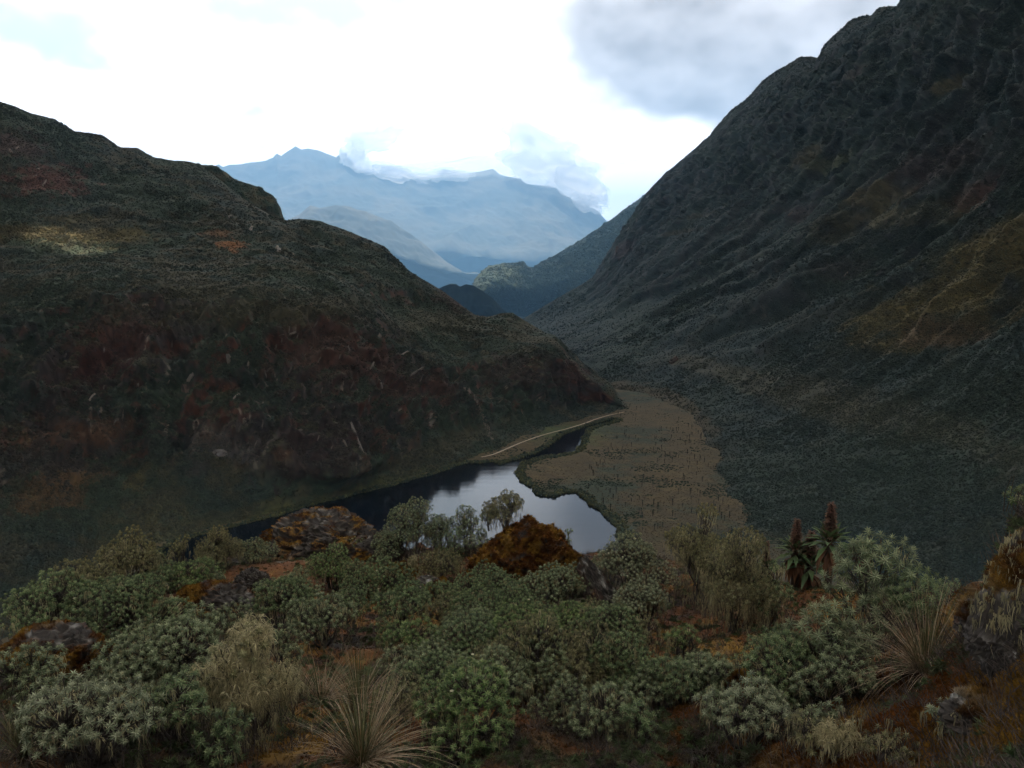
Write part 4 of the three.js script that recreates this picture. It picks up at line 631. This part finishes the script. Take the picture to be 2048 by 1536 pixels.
function rock([px, py, w, h, label, o = {}]) {
  reseed(Math.floor(px * 13 + py * 7)); const foot = footAt(px, py).p, k = foot.distanceTo(EYE) / F, sx = w * .5 * k, sy = h * k, sz = (o.deep ?? .8) * sx, g = group(o.name ?? 'mossy_rock', foot); tag(g, label, 'rock');
  const geo = new THREE.IcosahedronGeometry(1, o.detail ?? 19), P = geo.attributes.position, col = new Float32Array(P.count * 3), v = V(0, 0, 0), off = px * .37, lean = o.lean ?? 0, pts = [];
  for (let i = 0; i < P.count; i++) {
    v.fromBufferAttribute(P, i); const n = ridged(v.x * 1.3 + off, v.y * 1.8, v.z * 1.3, 4), b = fbm(v.x * 4 + off, v.y * 9, v.z * 4, 3), fine = fbm(v.x * 13 + off, v.y * 17, v.z * 13, 3), f = .80 + n * (o.peak > .25 ? .13 : .24) + b * .10 + fine * .045; let x = v.x * f, y = v.y * f, z = v.z * f; if (o.peak) { const t = clamp(y, 0, 1); x *= 1 - t * o.peak; z *= 1 - t * o.peak; }
    y = y < 0 ? y * .45 : y; P.setXYZ(i, x * sx + y * sy * lean, y * sy * .95, z * sz);
  }
  geo.computeVertexNormals(); const N = geo.attributes.normal;
  for (let i = 0; i < P.count; i++) {
    const x = P.getX(i) * 1 + off, y = P.getY(i), z = P.getZ(i), a = fbm(x * 3, y * 3, z * 3, 3), l = fbm(x * 9 + 4, y * 9, z * 9, 3), f = fbm(x * 40, y * 40, z * 40, 2), moss = sstep(.0, .5, N.getY(i) * .55 + a * .8 + (o.moss ?? 0) - .25);
    let c = mixc([.045, .037, .030], [.13, .115, .095], sstep(-.1, .5, l + a * .3)); c = mixc(c, [.36, .345, .31], sstep(.45, .7, l + f * .3) * (o.pale ?? .6)); c = mixc(c, [.11, .05, .03], sstep(.1, .5, a - l * .5) * .5);
    c = mixc(c, mixc(mixc(mulc(G.rust, .45), G.rust, sstep(-.5, .2, l - a * .4)), G.gold, sstep(-.2, .7, l + a)), moss); c = mulc(c, .9 + f * .5); col.set(c, i * 3); if (moss > .45) pts.push([i, c]);
  }
  geo.setAttribute('color', new THREE.BufferAttribute(col, 3)); add('rock_body', geo, stoneMat, g); g.rotation.y = o.turn ?? 0;
  if (pts.length) instanced('moss', tufts[0], mossMat, pts.map(([i]) => new THREE.Matrix4().compose(V(P.getX(i), P.getY(i), P.getZ(i)), new THREE.Quaternion().setFromUnitVectors(UPV, V(N.getX(i), N.getY(i) - (o.droop ?? 0), N.getZ(i)).normalize()).multiply(new THREE.Quaternion().setFromAxisAngle(UPV, rnd() * 6.283)), V(1, 1, 1).multiplyScalar(rr(.016, .034) * (o.tuft ?? 1)))), pts.map(([, c]) => mulc(c, rr(.7, 1.4))), g);
  if (o.beards) { const s = new Soup(); for (let j = 0; j < o.beards; j++) { const i = Math.floor(rnd() * P.count); if (P.getY(i) < sy * .1 || N.getY(i) > .75) { continue; } beard(s, V(P.getX(i), P.getY(i), P.getZ(i)), rr(.04, .13), 18, mulc(LICHEN, rr(.5, 1))); } if (s.n) add('beard_lichen', s.geo(), lichenMat, g).userData.kind = 'stuff'; }
  return g;
}
function lobelia([px, py, size, spike, label]) {
  reseed(px * 3 + py); const foot = footAt(px, py).p, k = foot.distanceTo(EYE) / F, slack = Math.max(0, pixelOf(foot)[1] - py) * k, R = size * .5 * k, g = group('giant_lobelia', foot); tag(g, label, 'lobelia');
  const st = new Soup(), base = slack + R * .55; tube(st, [V(0, -.1, 0), V(.01, base * .5, 0), V(0, base, 0)], .05, .06, [.07, .05, .035], 7); add('stem', st.geo(), stemMat, g);
  const mk = (n, e0, e1, L, w, cb, ct, y0, y1, name, bend) => { for (let j = 0; j < n; j++) { const f = j / n, a = j * 2.39996 + rr(-.2, .2), e = lerp(e0, e1, f) + rr(-.12, .12), s = new Soup(), d = V(Math.cos(a) * Math.cos(e), Math.sin(e), Math.sin(a) * Math.cos(e)), q = rr(.8, 1.2); leaf(s, V(Math.cos(a) * .03, lerp(y0, y1, f), Math.sin(a) * .03), d, V(0, 1, .01), L * lerp(1, .7, f) * rr(.85, 1.1), w, mulc(cb, q), mulc(ct, q), bend); add(name, s.geo(), leafMat, g); } };
  mk(26, -1.1, -.5, R * .95, R * .10, [.13, .055, .025], [.17, .075, .035], base - R * .35, base - R * .1, 'dead_leaf', .3);
  mk(34, -.25, 1.25, R, R * .11, [.10, .14, .06], [.10, .17, .075], base, base + R * .25, 'leaf', .2);
  if (spike) { const s = new Soup(), Hs = spike * k; tube(s, [V(0, base, 0), V(0, base + Hs * .5, 0), V(.01, base + Hs, 0)], R * .12, R * .05, [.07, .04, .03], 6); const n = 420; for (let j = 0; j < n; j++) { const f = j / n, a = j * 2.39996, y = base + R * .2 + (Hs - R * .2) * f, d = V(Math.cos(a), rr(.1, .7), Math.sin(a)).normalize(), L = R * lerp(.36, .16, f) * rr(.7, 1.2); leaf(s, V(0, y, 0), d, UPV, L, L * .2, [.11, .06, .05], mixc([.16, .13, .07], [.27, .10, .085], rnd() * .6 + .4 * f), .25); } add('flower_spike', s.geo(), leafMat, g).userData.kind = 'stuff'; }
}
// ---- rocks
[
  [650, 1100, 215, 88, 'large dark lichened rock with an orange shoulder on the left skyline', { moss: -.02, lean: -.15, beards: 60, detail: 26 }],
  [748, 1118, 130, 58, 'dark lichened rock sloping down right of the large skyline rock', { moss: -.15, beards: 40 }],
  [556, 1100, 84, 44, 'small orange mossy rock left of the large skyline rock', { moss: .3 }],
  [1048, 1146, 225, 112, 'pointed mound covered in bright orange moss before the lake', { moss: .6, peak: .24, lean: .12, tuft: 2, droop: .9, pale: .2 }],
  [1128, 1150, 110, 62, 'dark brown rock sloping right from the orange mound', { moss: .2, peak: .2 }],
  [1196, 1195, 92, 96, 'upright grey slab with white lichen below the orange mound', { moss: -.35, peak: .4, pale: 1, lean: -.35 }],
  [1222, 1250, 60, 60, 'small pale grey slab at the foot of the upright slab', { moss: -.6, pale: 1 }],
  [850, 1190, 120, 40, 'flat grey broken slab between the shrubs in the middle', { moss: -.1, pale: 1 }],
  [800, 1160, 90, 36, 'low rusty rock behind the flat grey slab', { moss: .25 }],
  [430, 1225, 160, 60, 'broad low rock with gold moss in front of the left shrubs', { moss: .12 }],
  [505, 1175, 74, 40, 'pale grey rock beside the broad low rock on the left', { moss: -.4, pale: 1 }],
  [110, 1335, 190, 76, 'dark mossy rock under the leftmost shrubs', { moss: .2 }],
  [80, 1412, 120, 26, 'low rock with white lichen near the left edge', { moss: -.3, pale: 1.2 }],
  [1486, 1400, 74, 56, 'small rock with a grey edge in the moss right of centre', { moss: .15 }],
  [2052, 1262, 170, 212, 'tall rock hung with beard lichen at the right edge', { moss: .05, peak: .35, lean: .1, beards: 900, detail: 26 }],
  [1985, 1255, 120, 60, 'lichened rock stepping down from the tall right edge rock', { moss: -.1, beards: 120 }],
  [2046, 1330, 46, 34, 'pale round stone at the right edge', { moss: -.8, pale: 1.2 }],
  [1990, 1440, 160, 50, 'lichen spotted rock low on the right', { moss: -.05, pale: 1, beards: 40 }],
].forEach(rock);
// ---- giant lobelias
[
  [1588, 1136, 84, 66, 'left giant lobelia with a dark spike on the right skyline'],
  [1655, 1122, 96, 76, 'tallest giant lobelia with a purple brown spike on the right skyline'],
  [1617, 1168, 98, 70, 'nearest giant lobelia with a rusty leaf skirt below the tall spikes'],
  [1532, 1150, 50, 50, 'small giant lobelia spike half hidden behind the lichen draped shrub'],
  [1722, 1132, 70, 0, 'giant lobelia rosette without a spike behind the pale rosette shrub'],
].forEach(lobelia);
// ---- shrubs: pixel of the foot, width and height in pixels, leaf colour, label
[
  // left
  [105, 1290, 190, 110, 'green', 'dark green shrub at the left end of the ridge', { flowers: 2 }],
  [150, 1225, 130, 80, 'olive', 'yellowish shrub with pale flowers behind the leftmost shrub', { flowers: 5, lichen: .3 }],
  [235, 1265, 200, 100, 'green', 'wide dark green shrub right of the leftmost one', {}],
  [262, 1170, 110, 92, 'olive', 'tall lichen tinged shrub on the left skyline', { lichen: .5, flowers: 2 }],
  [195, 1200, 100, 70, 'olive', 'sparse brown shrub left of the tall skyline shrub', { lichen: .4, bare: .4 }],
  [310, 1150, 70, 50, 'green', 'small round shrub right of the tall left skyline shrub', {}],
  [385, 1172, 120, 52, 'fresh', 'low bright green shrub above the broad low rock', {}],
  [310, 1190, 90, 50, 'green', 'low green shrub left of the bright green one', {}],
  [368, 1122, 44, 48, 'olive', 'small upright shrub alone before the dark water', { lichen: .3 }],
  [432, 1138, 84, 70, 'olive', 'bushy brownish shrub on the edge left of the skyline rock', { lichen: .5 }],
  [505, 1128, 90, 56, 'grey', 'grey shrub between the brownish shrub and the skyline rock', {}],
  [345, 1385, 250, 150, 'grey', 'large domed grey green shrub on the left', { D: .08 }],
  [180, 1530, 230, 140, 'silver', 'silvery shrub at the lower left', { lichen: .25 }],
  [60, 1540, 120, 90, 'grey', 'grey shrub cut by the lower left corner', { lichen: .2 }],
  [330, 1480, 170, 110, 'green', 'green shrub below the large domed one on the left', {}],
  [300, 1560, 200, 90, 'silver', 'silvery lichened shrub at the bottom left of the beard lichen bush', { lichen: .5 }],
  // middle left
  [565, 1270, 130, 120, 'green', 'bright grey green shrub left of centre below the skyline rock', {}],
  [640, 1290, 150, 110, 'grey', 'grey shrub with bare stems left of centre', { bare: .35, twigs: 1.6 }],
  [668, 1180, 110, 84, 'fresh', 'bright shrub right below the large skyline rock', { flowers: 1 }],
  [750, 1200, 140, 80, 'green', 'wide green shrub beneath the tree shaped shrub', { flowers: 2 }],
  [805, 1270, 120, 100, 'green', 'round dark green shrub in the middle below the flat slab', {}],
  [590, 1205, 90, 60, 'grey', 'small grey shrub under the orange skyline rock', {}],
  [715, 1112, 44, 40, 'green', 'little shrub growing on the sloping skyline rock', { lobes: 3 }],
  [640, 1098, 60, 30, 'olive', 'tiny lichened shrub on the large skyline rock', { lobes: 3, lichen: .4 }],
  [820, 1320, 130, 84, 'fresh', 'bright leafy shrub left of the centre thicket', {}],
  [850, 1390, 170, 110, 'grey', 'grey green shrub with twiggy base below centre', { twigs: 1.8 }],
  // skyline shrubs in the middle
  [826, 1118, 132, 116, 'grey', 'tree shaped shrub with bare trunk and round crown before the lake', { lobes: 6, bare: .05, lichen: .25 }],
  [878, 1115, 66, 84, 'grey', 'shrub against the right side of the tree shaped one', {}],
  [935, 1108, 62, 94, 'grey', 'narrow upright shrub left of the orange mound', {}],
  [880, 1160, 110, 60, 'olive', 'dark low shrub under the narrow upright one', { lichen: .2 }],
  [1012, 1052, 92, 74, 'olive', 'shrub growing on top of the orange mound', { lichen: .35, mound: 1 }],
  [980, 1048, 44, 40, 'grey', 'small shrub on the left shoulder of the orange mound', { mound: 1, lobes: 3 }],
  [997, 1142, 56, 56, 'olive', 'small lichened shrub in front of the orange mound', { lichen: .5 }],
  [1132, 1096, 40, 36, 'green', 'little shrub behind the right slope of the orange mound', { lobes: 3 }],
  // centre thicket
  [975, 1215, 180, 78, 'green', 'wide shrub directly below the orange mound', {}],
  [1110, 1196, 140, 66, 'grey', 'grey shrub below the right side of the orange mound', {}],
  [1010, 1265, 220, 86, 'green', 'broad shrub at the heart of the thicket', { flowers: 1 }],
  [900, 1260, 110, 70, 'olive', 'olive shrub left of the broad thicket shrub', {}],
  [1030, 1320, 180, 92, 'fresh', 'bright fresh green shrub in the middle of the thicket', {}],
  [930, 1330, 140, 90, 'green', 'green shrub left of the bright thicket shrub', { flowers: 1 }],
  [1130, 1300, 130, 100, 'fresh', 'tall bright shrub on the right of the thicket', {}],
  [1215, 1310, 150, 100, 'green', 'green shrub at the right end of the thicket', {}],
  [1070, 1400, 160, 120, 'grey', 'grey shrub with bare twigs below the thicket', { twigs: 2, bare: .3 }],
  [1170, 1390, 180, 120, 'olive', 'twiggy olive shrub hung with lichen right of centre', { twigs: 2.2, bare: .45, lichen: .5 }],
  [935, 1490, 200, 140, 'fresh', 'bright green shrub with one pale flower at the bottom centre', { flowers: 1, D: .075 }],
  [1060, 1540, 220, 150, 'olive', 'mostly bare twiggy shrub at the bottom centre', { bare: .45, twigs: 2, lichen: .5 }],
  [1230, 1560, 150, 120, 'green', 'green shrub at the bottom edge right of centre', {}],
  [1200, 1470, 120, 80, 'grey', 'grey shrub among bare twigs right of the bottom centre', { bare: .4, twigs: 2 }],
  // right
  [1262, 1180, 140, 112, 'silver', 'silvery shrub with white buds right of the lake', { flowers: 6 }],
  [1290, 1250, 110, 90, 'silver', 'silvery shrub below the white budded one', {}],
  [1400, 1210, 130, 170, 'olive', 'tall left part of the lichen draped thicket on the right skyline', { lichen: .8, long: 1.6, bare: .15 }],
  [1470, 1260, 160, 170, 'olive', 'middle of the lichen draped thicket on the right skyline', { lichen: .9, long: 1.7, bare: .2 }],
  [1540, 1255, 100, 116, 'green', 'green right end of the lichen draped thicket', { lichen: .5, long: 1.5 }],
  [1362, 1345, 76, 104, 'fresh', 'narrow bright green shrub standing in orange moss', {}],
  [1330, 1415, 140, 110, 'green', 'rounded green shrub below the narrow bright one', {}],
  [1270, 1420, 100, 80, 'grey', 'grey shrub left of the rounded green one', {}],
  [1500, 1500, 180, 120, 'silver', 'silvery shrub right of the bottom centre', {}],
  [1560, 1560, 170, 130, 'green', 'green shrub at the bottom edge below the silvery one', {}],
  [1385, 1560, 170, 90, 'grey', 'grey green shrub at the bottom edge between two green ones', {}],
  [1585, 1340, 90, 66, 'fresh', 'low bright shrub left of the pale rosette shrub', {}],
  [1532, 1345, 40, 34, 'fresh', 'small bright sprig beside a bare lichened stump', { lobes: 3 }],
  [1738, 1312, 170, 190, 'grey', 'pale shrub with large star shaped rosettes on the right', { D: .14, singles: 220, star: 1, dense: 2.6, lobes: 7 }],
  [1668, 1370, 130, 150, 'grey', 'lower star rosette shrub left of the big dry tussock', { D: .125, singles: 140, star: 1, dense: 2.4 }],
  [1860, 1250, 170, 92, 'green', 'dark green shrub spreading right of the pale rosette shrub', { D: .10, star: 1, dense: 2 }],
  [1655, 1470, 80, 60, 'grey', 'small grey shrub in moss at the lower right', { lobes: 3 }],
  [1890, 1480, 70, 72, 'silver', 'small silvery shrub below the big dry tussock', { lobes: 3 }],
  [2042, 1060, 70, 92, 'green', 'bright shrub on top of the tall right edge rock', { edge: 1, D: .055, lichen: .02 }],
].forEach((e) => {
  if (e[6]?.mound) { const f = footAt(1040, 1140).p, d = f.distanceTo(EYE) * .995, q = dirOf(e[0], e[1] + 6); e[6].foot = EYE.clone().addScaledVector(q.normalize(), d); }
  if (e[6]?.edge) { const q = dirOf(e[0], e[1]); e[6].foot = EYE.clone().addScaledVector(q.normalize(), 5.2); }
  shrub(e);
});
// ---- shrubs wrapped in beard lichen
[
  [500, 1480, 190, 200, 'olive', 'large bush wrapped in pale yellow beard lichen on the left', { name: 'lichen_bush', lichen: 2.4, long: 1.2, bare: .8, twigs: 1.6 }],
  [330, 1250, 60, 50, 'olive', 'small yellow lichen clump beside the broad low rock', { name: 'lichen_bush', lichen: 2.5, bare: .8, lobes: 3 }],
  [1165, 1190, 50, 48, 'olive', 'yellowish lichen clump below the orange mound slope', { name: 'lichen_bush', lichen: 3, bare: .85, lobes: 3 }],
  [826, 1160, 24, 62, 'olive', 'thin upright stump draped in lichen before the flat slab', { name: 'lichen_bush', lichen: 3, bare: .8, lobes: 3 }],
  [1680, 1520, 90, 70, 'olive', 'dry lichened bush at the lower right', { name: 'lichen_bush', lichen: 1.8, bare: .75, twigs: 2 }],
  [1570, 1370, 60, 50, 'olive', 'bare stump with hanging lichen in the moss on the right', { name: 'lichen_bush', lichen: 2.5, bare: .9, lobes: 3 }],
].forEach(shrub);
// ---- grass tussocks
[
  [1850, 1340, 330, 165, 'big dry tussock with long spreading blades on the right', { n: 520, dry: .76 }],
  [720, 1520, 320, 170, 'big tussock at the bottom edge left of centre', { n: 420, dry: .62 }],
  [715, 1410, 190, 140, 'upright tussock above the bottom one left of centre', { n: 300, dry: .5 }],
  [600, 1400, 110, 90, 'small green tussock beside the lichen wrapped bush', { n: 160, dry: .35 }],
  [430, 1350, 160, 100, 'brown green tussock behind the lichen wrapped bush', { n: 300, dry: .45 }],
  [628, 1095, 90, 78, 'tussock growing on the large skyline rock', { n: 200, dry: .45 }],
  [40, 1520, 140, 120, 'green tussock at the left edge', { n: 240, dry: .3 }],
  [1660, 1545, 120, 80, 'thin dry tussock at the bottom right', { n: 120, dry: .8 }],
  [640, 1560, 200, 110, 'dry straw tussock at the bottom edge below the lichen wrapped bush', { n: 220, dry: .8 }],
].forEach(tussock);
// ---- low shrubs closing the gaps of the thicket
for (const [x, y, w, h, k] of [[795, 1125, 84, 76, 'grey'], [958, 1118, 66, 62, 'grey'], [905, 1122, 70, 60, 'green'], [980, 1580, 170, 100, 'grey'], [1130, 1570, 150, 100, 'olive'], [860, 1580, 150, 90, 'green'], [1680, 1590, 150, 90, 'grey'], [500, 1590, 160, 90, 'olive'], [1270, 1480, 90, 70, 'green'], [470, 1265, 90, 60, 'grey'], [690, 1250, 110, 74, 'green'], [880, 1215, 90, 54, 'green'], [945, 1280, 110, 64, 'grey'], [1180, 1250, 90, 56, 'olive'], [1240, 1385, 110, 70, 'green'], [1130, 1450, 120, 84, 'grey'], [790, 1440, 110, 80, 'olive'], [440, 1520, 130, 90, 'green'], [390, 1440, 110, 76, 'silver'], [120, 1460, 130, 80, 'silver'], [1440, 1450, 90, 64, 'green'], [1620, 1500, 100, 74, 'olive'], [1450, 1540, 120, 80, 'grey'], [1780, 1530, 90, 60, 'olive'], [1560, 1420, 90, 60, 'olive'], [560, 1330, 90, 70, 'grey'], [1290, 1300, 90, 60, 'olive'], [420, 1180, 70, 34, 'grey']]) shrub([x, y, w, h, k, 'low shrub filling a gap between the larger foreground shrubs', { group: 'low shrubs between the larger ones', name: 'low_shrub', singles: 40, twigs: 1.6, lichen: k === 'olive' ? .5 : .12, bare: k === 'olive' ? .5 : .15 }]);
{ const seen = new Set(); let t = 0; scene.traverse((o) => { if (o.isMesh && !seen.has(o.geometry.uuid)) { seen.add(o.geometry.uuid); t += (o.geometry.index?.count ?? o.geometry.attributes.position.count) / 3; } }); console.log('rosettes', nRos, 'as parts', nPart, 'triangles', Math.round(t)); }
renderer.render(scene, camera);
